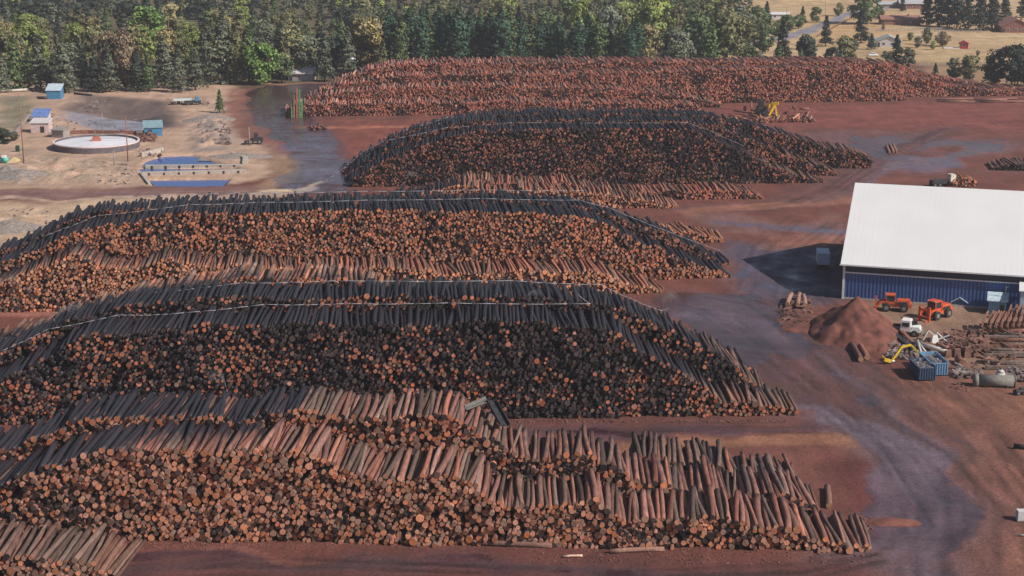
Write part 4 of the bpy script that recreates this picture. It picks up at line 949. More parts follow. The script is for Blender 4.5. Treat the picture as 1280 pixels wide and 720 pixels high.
# green and rusty bunk posts at the far deck's left end
for i, (px, h_, mt, c) in enumerate([(365.5, 5.5, M_GREEN, 'green'), (368.5, 7.5, M_POST, 'rusty'), (372, 9.5, M_POST, 'tall rusty'), (375, 9.0, M_GREEN, 'tall green'), (378, 6.0, M_GREEN, 'broad green')]):
    x, y = G(px, 147); m = MB(); m.beam((0, 0, 0), (0, 2.5, h_), .5, .5); o = m.build('bunk_post', mt, None, (x, y - 1.5, 0)); tag(o, f"{c} steel post holding logs, {ORD[i + 1]} from left at far deck's end", 'post', 'steel posts at the far deck end')
# log truck behind the warehouse roof
t = thing('log_truck', 'white-nosed log truck parked beyond the warehouse roof', 'truck', G(1183, 232), R(15))
m = MB(); m.box(.5, 2.2, -1.1, 1.1, .8, 3.0, (.15, .1)); cb = m.build('cab', mat('cream_paint', (.7, .66, .55), .5), t)
m = MB(); m.box(2.08, 2.2, -.9, .9, 1.9, 2.7); m.build('window', M_GLASS, cb)
m = MB(); m.box(-4.5, .5, -1.0, 1.0, .7, 1.1); m.box(-4.4, -.2, -1.0, 1.0, 1.1, 1.6); m.build('bed', M_DARK, t)
for x in (-3.8, -2.4, 1.4):
    for y in (-1, 1): wheel(t, x, y, .5, .3)
t = thing('chute', 'bent grey metal chute lying across the crest of nearest second row', 'chute', (0, 0))
dx_, dz_ = D5.uz(612, 513, 17.5); p_ = D5.A + D5.v * 17.5 + D5.u * dx_; t.location = (p_[0], p_[1], dz_)
m = MB(); m.beam((-3.2, 0, .2), (-.3, 1.5, .9), .9, .12); m.beam((-3.2, .45, .35), (-.5, 1.9, 1.1), .1, .5); m.build('upper_trough', M_STEEL, t)
m = MB(); m.beam((.2, 1.2, .9), (2.0, -3.2, -1.0), 1.2, .12); m.beam((-.4, 1.2, 1.05), (1.4, -3.2, -.85), .1, .5); m.beam((.8, 1.2, 1.05), (2.6, -3.2, -.85), .1, .5); m.build('lower_trough', M_DARK, t)

# ------------------------------------------------------------------ irrigation pipes and sprays
def hose(deck, shift, pts, label, r=.045, dz=.8):
    P = []
    for px, py in pts:
        u_, z_ = deck.uz(px, py, shift); p = deck.A + deck.v * shift + deck.u * u_; P.append((p[0], p[1], z_ + dz))
    c = Vector(P[len(P) // 2]); Q = []
    for a, b in zip(P, P[1:]):
        a, b = Vector(a), Vector(b)
        for k in range(6):
            t_ = k / 6; q = a.lerp(b, t_); q.z -= math.sin(math.pi * t_) * .12; q.y += math.sin(k * 2.1 + a.x) * .10; Q.append(q - c)
    Q.append(Vector(P[-1]) - c)
    m = MB(); m.tube(Q, r, 6); o = m.build('irrigation_pipe', mat('worn_white_pipe', (.34, .34, .37), .6), None, c); return tag(o, label, 'pipe', 'white sprinkler pipes laid along the decks')
hose(D5.__class__((0, 391), (835, 366)), 15.5, [(55, 300), (120, 275), (235, 261), (320, 258), (460, 255), (600, 253), (725, 255), (760, 264), (832, 293), (900, 318)], 'white pipe along the third deck crest, turning down at its right end')
hose(D5.__class__((0, 391), (835, 366)), 24, [(140, 250), (300, 246), (460, 244), (600, 242), (730, 243)], 'thin upper pipe along the back crest of the third deck')
hose(D4, 6.5, [(0, 446), (60, 418), (148, 400), (210, 399), (330, 387), (430, 386), (560, 385), (738, 386), (722, 374)], 'white pipe along the front crest of the second deck')
hose(D4, 18, [(8, 444), (90, 406), (190, 372), (300, 360), (420, 357), (640, 357), (752, 362), (790, 380), (826, 394), (836, 391)], 'long upper pipe over the back of the second deck')
hose(D2, 41, [(388, 243), (432, 212), (455, 192), (480, 180), (560, 163), (640, 157), (860, 157), (885, 166), (930, 186)], 'pipe along the lower crest of the dark deck')
hose(D2, 57, [(500, 168), (560, 150), (640, 147), (860, 147), (905, 152), (950, 170), (985, 183)], 'pipe along the upper crest of the dark deck')
MSPRAY, N_, L_, B_ = newmat('water_spray'); B_.inputs['Base Color'].default_value = (.8, .85, .9, 1); B_.inputs['Alpha'].default_value = .05; B_.inputs['Roughness'].default_value = .3
def spray(deck, shift, px, py, dirx, h, wd, label, n=26):
    u_, z_ = deck.uz(px, py, shift); p = deck.A + deck.v * shift + deck.u * u_; t = thing('sprinkler', label, 'sprinkler', (p[0], p[1], z_))
    m = MB(); m.cyl((0, 0, -.3), (0, 0, .9), .07, n=8); m.build('riser', M_STEEL, t)
    rg = random.Random(int(px)); m = MB()
    for i in range(n):
        a = rg.uniform(-.35, .35) + (0 if dirx > 0 else math.pi); sp = rg.uniform(.5, 1.05); L_ = wd * sp; H_ = h * rg.uniform(.7, 1.0); pts = []
        for k in range(9):
            s_ = k / 8 * rg.uniform(.7, 1); pts.append((math.cos(a) * L_ * s_, math.sin(a) * L_ * s_ * 1.5, .9 + 4 * H_ * s_ * (1 - s_ * .95) + rg.uniform(-.06, .06)))
        for k in range(0, 8):
            if rg.random() < .97: m.cyl(pts[k], pts[k + 1], .012, .022, 4)
    m.build('spray', MSPRAY, t); return t
spray(D2, 8, 506, 231, 1, 2.2, 4.5, 'sprinkler throwing a small white fan before the dark deck')
spray(D4, 16, 68, 405, 1, 2.0, 6.0, 'sprinkler arc over the left slope of the second deck')
spray(D4, 22, 232, 392, 1, 3.0, 3.0, 'upright sprinkler jet on the second deck crest')
spray(D4, 23, 826, 394, 1, 3.0, 3.5, 'sprinkler at the bend of the upper pipe, right shoulder')
spray(D4, -3, 284, 494, -1, 3.0, 3.5, 'sprinkler between nearest deck and second deck face')
spray(D4, 12, 655, 259 + 127, 1, 2.0, 4.0, 'sprinkler on the flat crest of the second deck')

# ------------------------------------------------------------------ left-hand works
def tank_round(px, py, dia, h, label):
    x, y = G(px, py); t = thing('settling_tank', label, 'settling tank', (x, y)); r = dia / 2; m = MB(); n = 72
    ring = lambda rr, z: [(rr * math.cos(2 * math.pi * i / n), rr * math.sin(2 * math.pi * i / n), z) for i in range(n)]
    vs = ring(r, -.2) + ring(r, h) + ring(r - .5, h) + ring(r - .5, h - .6)
    fs = []
    for k_ in range(3): fs += [(k_ * n + i, k_ * n + (i + 1) % n, (k_ + 1) * n + (i + 1) % n, (k_ + 1) * n + i) for i in range(n)]
    m.add(vs, fs); wl = m.build('wall', mat('tank_wall', (.13, .11, .12), .8, var=.3), t)
    m = MB(); m.add(ring(r + .03, h - .2) + ring(r + .03, h + .12) + ring(r - .55, h + .12), [(i, (i + 1) % n, n + (i + 1) % n, n + i) for i in range(n)] + [(n + i, n + (i + 1) % n, 2 * n + (i + 1) % n, 2 * n + i) for i in range(n)]); m.build('rim', mat('pink_white_rim', (.72, .6, .58), .6, var=.15, scale=.2), wl)
    m = MB(); m.add(ring(r - .52, h - .5) + [(0, 0, h + .1)], [(i, (i + 1) % n, n) for i in range(n)]); m.build('white_sludge', mat('white_sludge', (.72, .72, .76), .7, var=.12, scale=.25), t)
    m = MB(); m.box(-1.6, 1.6, -1.0, 1.0, h - .4, h + 1.3, (.7, .4)); m.build('hopper', mat('red_hopper', (.45, .16, .10), .7), t)
    m = MB(); m.tube([(-.3, 0, h + 1), (-.3, 0, h + 3.0)], .12); m.beam((-1, 3, h + 1.2), (7, 7, h + 1.2), .5, .2); m.build('bridge', M_STEEL, t)
    return t
tank_round(121, 184, 25.0, 1.9, 'round dark-walled settling tank filled with white sludge on the sand')
def wallrun(pts, h, th, label, mt=M_CONC, cat='wall', name='concrete_wall', posts=None, z0=-1.5):
    P = [Vector((*G(*p), 0)) for p in pts]; c = P[0]; t = thing(name, label, cat, c); m = MB()
    for a, b in zip(P, P[1:]):
        m.beam(a - c + Vector((0, 0, (h + z0) / 2)), b - c + Vector((0, 0, (h + z0) / 2)), th, h - z0)
    m.build('wall', mt, t)
    if posts:
        m = MB()
        for a, b in zip(P, P[1:]):
            for k in range(posts):
                q = a.lerp(b, (k + .5) / posts) - c; m.box(q.x - .25, q.x + .25, q.y - th / 2 - .12, q.y - th / 2 - .003, z0, h - .1)
        m.build('buttress', M_DARK, t)
    return t
wallrun([(182, 208.6), (302, 207.6)], .5, 1.3, 'upper pale concrete wall crossing between the blue ponds', posts=7)
wallrun([(178, 219), (308, 215.5)], .8, 1.9, 'lower longer concrete wall crossing between the blue ponds', posts=7)
wallrun([(176, 217), (187, 231)], .5, .8, 'short slanting concrete wall closing the lower pond on its left')
wallrun([(291, 193), (307, 199), (306, 206)], .7, 1.4, 'bent pale concrete ramp edge at the right of the ponds')
wallrun([(80, 168), (110, 167), (170, 168)], 1.1, .5, 'low rusty board wall behind the round sludge tank', M_RUST, 'wall', 'board_wall')
wallrun([(176, 196), (200, 190), (203, 189)], 1.2, .9, 'stained concrete wall at the upper left of the ponds', posts=2)
hut(67, 124, 5.0, 4.5, 3.1, M_TEAL, mat('pale_blue_roof', (.5, .62, .68), .5), 'small blue shed with pale roof standing alone below the trees', rh=1.6)
hut(192, 170, 5.4, 4.0, 2.6, M_TEAL, mat('dull_teal_roof', (.22, .34, .38), .6), 'teal shed with sloping roof beside the white sludge tank', rz=R(14), rh=1.4, door=(-1, 1, 2))
t = hut(50, 166, 5.6, 4.5, 3.0, mat('pinkish_boards', (.58, .46, .44), .8, var=.25), mat('pale_tin_roof', (.62, .58, .58), .6, var=.15), 'pale shack with flat tin roof on the sandy works', 'shack', name='shack', rh=.8, door=(.8, 1.2, 2.0))
t = hut(50, 152, 5.0, 4.0, 1.6, M_GREYWALL, mat('blue_tarp', (.14, .22, .48), .6, var=.4), 'low lean-to with blue tarpaulin roof behind the pale shack', 'lean-to', name='lean_to', rh=1.8)
hut(72, 172, 4.2, 3.5, 2.2, M_WOODGREY, M_WOODGREY, 'weathered board pen between the pale shack and sludge tank', 'pen', name='pen', rh=.4, rz=R(-20))
pipe((18, 168), (38, 156), .3, M_WOODGREY, 'dark inclined conveyor leading up to the pale shack', .5, 3.2, 'conveyor', 'conveyor', square=True)
pipe((48, 124), (60, 124), .4, M_DARK, 'short dark pipe lying beside the small blue shed', .5, .5)
pipe((93, 118), (115, 120), .35, M_DARK, 'long dark pipe lying on the sand below the trees', .4, .4)
pipe((0, 116), (36, 114), .5, M_GREYPIPE, 'pale low wall of pipe lying by the left trees', .6, .6)
scatter((250, 155, 287, 182), 150, .3, 1.4, 'rubble', 'grey broken concrete and scrap on the slope by the haul road', MS, 21, .9)
scatter((122, 205, 165, 231), 70, .2, .8, 'rubble', 'stones and sticks on the sandy spoil above the track', MS, 22, .3)
scatter((5, 262, 60, 290), 50, .2, .7, 'rubble', 'stones on the sand bank left of the third deck', MS, 23, .3)
scatter((165, 170, 195, 178), 70, .3, 1.2, 'rubble', 'dark scrap beside the teal shed', MR, 24, 1.2)
scatter((108, 128, 132, 136), 16, .4, 1.2, 'rubble', 'dark boulders and planks above the dry basin', MS, 25, 1.2)
scatter((60, 150, 170, 168), 60, .2, .9, 'rubble', 'loose pieces along the basin edge', MS, 26, .4)
t = thing('flatbed_truck', 'old dark truck with pale flat load parked on the sand track', 'truck', G(241, 131), R(15))
for x in (-1.8, 1.6):
    for y in (-.9, .9): wheel(t, x, y, .5, .3)
m = MB(); m.box(-2.8, 2.8, -1, 1, .6, 1.5); m.build('body', M_DARK, t)
m = MB(); m.box(.8, 2.4, -1, 1, 1.5, 2.6, (.2, .1)); m.build('cab', M_TEAL, t)
m = MB(); m.box(-6.5, -.2, .2, 3.2, 1.55, 1.9); m.build('load', mat('pale_sheets', (.6, .72, .7), .6), t)
t = thing('wheel_loader', 'dark wheel loader parked at the inner bend of wet haul road', 'loader', G(319, 180), R(5))
for x in (-1.2, 1.4):
    for y in (-.9, .9): wheel(t, x, y, .8, .5)
m = MB(); m.box(-.6, 2.4, -.8, .8, .9, 2.0, (.15, .1)); m.build('body', M_DARK, t)
m = MB(); m.box(-.4, .9, -.7, .7, 2.0, 3.3, (.1, .1)); m.build('cab', M_DARK, t)
m = MB(); m.beam((-.6, 0, 1.6), (-2.6, 0, .8), 1.2, .3); m.box(-3.4, -2.5, -1.2, 1.2, .1, 1.0, (.2, 0)); m.build('bucket', M_DARK, t)
def pole(px, py, top, label, mt=M_POST, arm=False, r=.16, lamp=False):
    x, y = G(px, py); h_ = height_at(x, y, top); t = thing('utility_pole', label, 'pole', (x, y)); m = MB(); m.cyl((0, 0, 0), (0, 0, h_), r, r * .7, n=8); m.build('shaft', mt, t)
    if arm:
        m = MB(); m.beam((-1.8, 0, h_ - .6), (1.8, 0, h_ - .6), .18); m.beam((-1.2, 0, h_ - 1.4), (1.2, 0, h_ - 1.4), .15); m.build('crossarm', M_WOODGREY, t)
    if lamp:
        m = MB(); m.box(-.5, .9, -.3, .3, h_, h_ + .25); m.build('lamp', M_GREYPIPE, t)
    return t
pole(30, 207, 118, 'tall rusty pole with crossarms in front of the pale shack', arm=True)
pole(160, 202, 146, 'rusty pole at the right edge of the white sludge tank')
pole(129, 170, 141, 'thin pole standing before the dry basin', M_WOODGREY)
pole(143, 208, 188, 'short grey stake leaning on sand below the sludge tank', M_WOODGREY)
pole(312, 182, 159, 'bare pale post beside the dark wheel loader', M_WOODGREY, r=.22)
pole(212, 60, 24, 'rust-brown pole with pale lamp rising among the trees', lamp=True)
pole(1031, 30, -8, 'thin utility pole beside the country lane', M_WOODGREY)
pole(983, 30, 8, 'short pole with crossarm near the white-roofed building', M_WOODGREY, arm=True)
t = thing('portable_tank', 'turquoise tank with white lid at the left frame edge', 'tank', G(4, 204), 0)
m = MB(); m.cyl((-1, .5, .8), (1.4, .5, .8), .8, n=16); m.build('shell', M_TURQ, t)
m = MB(); m.box(-.5, .9, .1, .9, 1.5, 2.2, (.2, .1)); m.build('lid', M_WHITE, t)
heap(18, 203, 3.2, 2.2, 1.6, 'sand_heap', 'small yellow sand heap beside the turquoise tank', 'sand heap', mat('yellow_sand', (.55, .42, .22), .95, var=.15), 12, 30)
t = thing('dark_cabinet', 'small dark green cabinet on sand above the yellow heap', 'cabinet', G(22, 190), 0)
m = MB(); m.box(-.6, .6, 0, .8, 0, 1.9, (.03, .03)); m.build('case', M_GREEN, t)
m = MB(); m.box(-.5, .5, -.05, -.003, .2, 1.7); m.build('door', M_DARK, t)

# ------------------------------------------------------------------ houses
def house(px, py, w, d, h, rh, wall, roof, label, rz=0, axis_='x', name='house', cat='house', wins=3, dr=True, chim=False):
    t = thing(name, label, cat, G(px, py), R(rz)); m = MB()
    if axis_ == 'x': m.prism([(0, -.2), (d, -.2), (d, h), (d / 2, h + rh), (0, h)], -w / 2, w / 2)
    else: m.prism([(-w / 2, -.2), (w / 2, -.2), (w / 2, h), (0, h + rh), (-w / 2, h)], 0, d, 'y')
    m.build('wall', wall, t); m = MB(); o_ = .6
    if axis_ == 'x':
        s_ = rh / (d / 2); m.prism([(-o_, h - s_ * o_ + .02), (d / 2, h + rh + .02), (d + o_, h - s_ * o_ + .02), (d + o_, h - s_ * o_ + .25), (d / 2, h + rh + .25), (-o_, h - s_ * o_ + .25)], -w / 2 - o_, w / 2 + o_)
    else:
        s_ = rh / (w / 2); m.prism([(-w / 2 - o_, h - s_ * o_ + .02), (0, h + rh + .02), (w / 2 + o_, h - s_ * o_ + .02), (w / 2 + o_, h - s_ * o_ + .25), (0, h + rh + .25), (-w / 2 - o_, h - s_ * o_ + .25)], -o_, d + o_, 'y')
    rf = m.build('roof', roof, t)
    if chim: m = MB(); m.box(w * .2, w * .2 + .8, d * .4, d * .4 + .8, h, h + rh + .9); m.build('chimney', M_BRICK, rf)
    for i in range(wins):
        x = -w / 2 + w * (i + .8) / (wins + .8); f = MB(); f.box(x - .65, x + .65, -.1, -.003, 1.0, 2.2); fr = f.build('window', M_WHITE, t); f = MB(); f.box(x - .52, x + .52, -.13, -.103, 1.1, 2.1); f.build('pane', M_GLASS, fr)
    if dr: m = MB(); m.box(-w / 2 + .4, -w / 2 + 1.4, -.1, -.003, 0, 2.1); m.build('door', M_DARK, t)
    return t
house(1111, 59, 11, 9, 2.8, 2.2, M_GREYWALL, M_GREYROOF, 'small white house with grey roof beyond the far log deck', -8, 'y', wins=2)
house(1126, 31, 20, 10, 2.8, 1.6, M_BRICK, M_BROOF, 'long low dark red house with red-brown roof', -3, chim=True)
house(1140, 11, 14, 9, 3, 2.0, M_BRICK, M_GREYROOF, 'house with pale grey roof at the top frame edge', -3)
house(1112, 10, 12, 7, 2.2, 1.2, M_WOODGREY, M_GREYROOF, 'low grey outbuilding beside the pale grey roofed house', 4, wins=2)
house(1271, 41, 15, 22, 3.2, 3.4, M_BRICK, M_BROOF, 'large house with broad red-brown roof among tall conifers', -6, 'y', chim=True)
house(974, 24, 11, 9, 2.6, .6, M_GREYWALL, M_WHITE, 'small building with flat white roof left of the lane', 0, wins=2)
house(22, 66, 8, 8, 3.2, 2.4, M_WHITE, M_GREYROOF, 'white gabled house half hidden by the left trees', 20, 'y', wins=1)
house(376, 101, 9.5, 6, 3.0, 2.0, mat('grey_lilac_boards', (.38, .35, .37), .85, var=.2), mat('pale_lilac_roof', (.60, .56, .60), .8, var=.15), 'grey boarded cabin with pale roof behind the haul road', -5, wins=1)
house(450, 84, 12, 8, 2.6, 2.0, M_GREYWALL, M_WHITE, 'white roofed house glimpsed behind the left end of far deck', 10, wins=1)
house(632, 36, 10, 8, 3, 2, M_GREYWALL, M_GREYROOF, 'pale house glimpsed above the dark columnar trees', 0, wins=1)
house(1205, 61, 3.6, 3.4, 2.4, .9, M_RED, M_RED, 'tiny bright red shed standing on the dry field', -10, 'y', 'shed', 'shed', wins=1, dr=False)
m = MB(); 
t = thing('carport_slab', 'pale slab pad beside the tiny red shed', 'slab', G(1190, 61), R(-4)); m.box(-3.4, 3.4, 0, 4.2, 0, .35); m.build('deck', M_GREYWALL, t); m = MB(); m.box(-3.5, 3.5, -.12, -.003, .05, .4); m.build('edge', M_WHITE, t)
# small white car on the field
t = thing('parked_car', 'white car parked on the field just above the far deck', 'car', G(1091, 70), R(4))
for x in (-1.3, 1.3):
    for y in (-.7, .7): wheel(t, x, y, .33, .2)
m = MB(); m.box(-2.2, 2.2, -.85, .85, .35, .95, (.1, .08)); m.box(-1.3, 1.1, -.75, .75, .95, 1.5, (.35, .12)); m.build('body', M_WHITE, t)
m = MB(); m.box(-1.0, .8, -.78, -.68, 1.0, 1.35); m.build('window', M_GLASS, t)
def fence(a, b, label, n=14, h_=1.3, mt=M_WOODGREY):
    A_, B2 = Vector((*G(*a), 0)), Vector((*G(*b), 0)); t = thing('field_fence', label, 'fence', A_); d = B2 - A_; m = MB()
    for i in range(n + 1): q = d * (i / n); m.box(q.x - .1, q.x + .1, q.y - .1, q.y + .1, 0, h_); m.build('post', mt, t); m = MB()
    for z in (.45, .85, 1.2): m.beam(Vector((0, -.12, z)), d + Vector((0, -.12, z)), .05, .14)
    m.build('rail', mt, t)
fence((1022, 46), (1064, 24), 'brown rail fence along the country lane', 18, 1.4, M_BRICK)
fence((1145, 83), (1240, 81), 'wire fence crossing the dry field behind the far deck', 20)
fence((1070, 40), (1190, 37), 'grey fence before the tall conifers and long red house', 24)
fence((1168, 40), (1226, 41), 'dark fence at the foot of the tall conifers', 12, 1.8)

# ------------------------------------------------------------------ trees
def quads(C_, size, rg, flat=.3, down=0.0):
    n = len(C_); c0 = np.array([0, 0, np.median(C_[:, 2])]); out = C_ - c0; out[:, 2] *= .35; out /= np.linalg.norm(out, axis=1)[:, None] + 1e-6
    nrm = rg.normal(0, .7, (n, 3)) + out * 1.1; nrm[:, 2] += flat; nrm /= np.linalg.norm(nrm, axis=1)[:, None]
    t_ = rg.normal(0, 1, (n, 3)); a = np.cross(nrm, t_); a /= np.linalg.norm(a, axis=1)[:, None]; b = np.cross(nrm, a)
    s_ = size * rg.uniform(.6, 1.4, n); a *= s_[:, None]; b *= (s_ * rg.uniform(.45, .9, n))[:, None]
    k = rg.uniform(.3, 1, (n, 4, 1)) * .5 + .5
    V = np.stack([C_ - a * k[:, 0], C_ - b * k[:, 1], C_ + a * k[:, 2], C_ + b * k[:, 3]], 1)
    return V.reshape(-1, 3)
def leaf_mesh(name, V, tone, fresh):
    n = len(V) // 4; me = bpy.data.meshes.new(name); me.vertices.add(len(V)); me.vertices.foreach_set('co', V.astype(np.float32).ravel())
    me.loops.add(n * 4); me.loops.foreach_set('vertex_index', np.arange(n * 4, dtype=np.int32)); me.polygons.add(n); me.polygons.foreach_set('loop_start', np.arange(0, n * 4, 4, dtype=np.int32)); me.update(calc_edges=True)
    c = np.ones((n, 4)); c[:, :3] = tone[:, None] * (1 + np.outer(fresh, [.35, .12, -.1])); a_ = me.attributes.new('col', 'FLOAT_COLOR', 'FACE'); a_.data.foreach_set('color', c.astype(np.float32).ravel())
    me.materials.append(M_LEAF); return me
def crown_pts(kind, rg, n):
    if kind == 'conifer' or kind == 'columnar':
        H_, R_ = (20, 3.9) if kind == 'conifer' else (20, 2.5); z0 = 1.2 if kind == 'conifer' else .3
        nb = 150 if kind == 'conifer' else 220; C_ = []
        for i in range(nb):
            f = rg.random() ** .8; z = z0 + (H_ - z0) * f; ang = rg.random() * 6.283
            rmax = R_ * ((1 - f) ** .75 if kind == 'conifer' else min(1, (1 - f) * 3.2) * (.75 + .25 * min(1, f * 4))) * rg.uniform(.6, 1.25) + .25
            m_ = max(3, int(n / nb)); r_ = rmax * np.sqrt(rg.random(m_)) ; r_ = np.maximum(r_, rmax * .25)
            dz = -r_ * (.28 if kind == 'conifer' else -.5) + rg.normal(0, .22, m_)
            aa = ang + rg.normal(0, .22, m_)
            C_.append(np.stack([r_ * np.cos(aa), r_ * np.sin(aa), z + dz], 1))
        return np.concatenate(C_), H_
    H_ = 16 if kind != 'pine' else 22
    nb = 34 if kind != 'pine' else 40; C_ = []
    for i in range(nb):
        if kind == 'pine':
            f = rg.random(); z = 7 + 14 * f; rr = 3.6 * math.sin(min(1, (1 - f) * 1.3 + .12) * math.pi * .5) * rg.uniform(.5, 1.1); br = rg.uniform(.8, 1.5)
        else:
            th_ = rg.random() * 6.28; ph = rg.uniform(-1.35, 1.4); z = 7.8 + 6.6 * math.sin(ph) * rg.uniform(.6, 1); rr = 4.8 * math.cos(ph) * rg.uniform(.5, 1.05); br = rg.uniform(1.5, 2.5)
        ang = rg.random() * 6.28; c = np.array([rr * math.cos(ang), rr * math.sin(ang), z]); m_ = int(n / nb)
        d = rg.normal(0, 1, (m_, 3)); d /= np.linalg.norm(d, axis=1)[:, None]; d *= br * rg.random(m_)[:, None] ** .4; d[:, 2] *= .75; C_.append(c + d)
    return np.concatenate(C_), H_
PROTO = {}
for kind, cnt_, nl, sz in (('conifer', 5, 3000, .52), ('columnar', 3, 3000, .45), ('broadleaf', 5, 3200, .55), ('pine', 4, 2600, .52)):
    for q in range(cnt_):
        rg = np.random.default_rng(900 + q * 7 + len(kind)); C_, H_ = crown_pts(kind, rg, nl)
        tone = np.clip(rg.normal(1, .2, len(C_)), .45, 1.6) * (.75 + .5 * vnoise(C_[:, 0] * .6 + 9, C_[:, 2] * .6 + C_[:, 1] * .5 + 9, q)); fr = rg.normal(0, .35, len(C_))
        cm = leaf_mesh('crown', quads(C_, sz, rg), tone, fr)
        m = MB(); r0 = .32; m.cyl((0, 0, -.3), (.1, 0, H_ * .45), r0, r0 * .65, 8); m.cyl((.1, 0, H_ * .45), (0, .1, H_ * .93), r0 * .65, .05, 8)
        for i in range(7 if kind in ('broadleaf', 'pine') else 3):
            a = rg.random() * 6.28; z = H_ * rg.uniform(.35, .7); l_ = 3.5 if kind != 'columnar' else 1.2; m.cyl((0, 0, z), (l_ * math.cos(a), l_ * math.sin(a), z + l_ * .6), .12, .04, 6)
        tm = m.build('trunk', M_TRUNK); PROTO.setdefault(kind, []).append((cm, tm.data, H_)); bpy.data.objects.remove(tm)
TINT = {'spruce': (0.062, 0.120, 0.074), 'dark': (0.056, 0.074, 0.054), 'green': (0.125, 0.174, 0.074), 'olive': (0.200, 0.198, 0.095), 'grey': (0.150, 0.168, 0.115), 'lime': (0.237, 0.282, 0.081), 'yellow': (0.312, 0.264, 0.121), 'brown': (.22, .17, .11), 'bright': (0.163, 0.264, 0.068), 'blue': (0.075, 0.120, 0.121), 'pale': (0.275, 0.312, 0.230)}
NT = {}
TREE_SEEN = 0
def tree(kind, px, base, top, tint, label, group=None, wide=1.0, stuff=None):
    global TREE_SEEN
    x, y = G(px, base); h_ = max(2.0, height_at(x, y, top)); cm, tm, H_ = random.choice(PROTO[kind]); s_ = h_ / H_; tc = TINT[tint] if isinstance(tint, str) else tint
    k = random.uniform(.85, 1.15); sx = s_ * wide * random.uniform(.9, 1.12)
    if stuff is not None: stuff.append((cm, x, y, s_, sx, random.random() * 6.28, tuple(c * k for c in tc))); return
    nm = {'conifer': 'conifer_tree', 'columnar': 'columnar_conifer', 'broadleaf': 'broadleaf_tree', 'pine': 'pine_tree'}[kind]
    t = thing(nm, label, 'tree', (x, y), random.random() * 6.28, group); t.scale = (sx, sx, s_)
    for n2, me_ in (('trunk', tm), ('crown', cm)):
        o = bpy.data.objects.new(n2, me_); COL.objects.link(o); o.parent = t
        if n2 == 'crown': o.color = (*[c * k for c in tc], 1)
    TREE_SEEN += 1; return t
KW = {'conifer': 'conifer', 'columnar': 'columnar conifer', 'broadleaf': 'leafy tree', 'pine': 'tall pine'}
CW = {'dark': 'dark green', 'green': 'mid-green', 'olive': 'olive', 'grey': 'grey-green', 'lime': 'lime green', 'yellow': 'yellowing', 'brown': 'brownish', 'bright': 'bright green', 'blue': 'blue-green', 'pale': 'pale silvery'}
MG = mat('grey_gravel', (.27, .23, .20), .95, var=.35, scale=1.5, bump=.8)
heap(28, 221, 9, 7, 2.2, 'gravel_heap', 'wide grey gravel mound at the left above the dirt track', 'gravel heap', MG, 31)
heap(12, 216, 5, 4, 2.4, 'gravel_heap', 'smaller dark grey gravel mound beside the wide one', 'gravel heap', MG, 32)
heap(14, 286, 8, 6, 2.2, 'gravel_heap', 'stony mound on the sand left of the third deck', 'gravel heap', MG, 33)
heap(300, 196, 9, 4, 1.3, 'gravel_heap', 'long grey gravel bank beyond the concrete ramp edge', 'gravel heap', MG, 34)
heap(262, 150, 8, 8, 2.0, 'gravel_heap', 'broad grey gravel bank beside the small conifer', 'gravel heap', MG, 35)
scatter((210, 126, 262, 132), 50, .3, 1.3, 'rubble', 'planks and scrap around the old dark truck', MS, 71, .8)
scatter((36, 140, 66, 152), 40, .3, 1.2, 'rubble', 'clutter around the tarpaulin lean-to', MS, 72, 1.0)
scatter((176, 188, 205, 196), 40, .2, .8, 'rubble', 'broken concrete at the pond corner', MS, 73, .8)
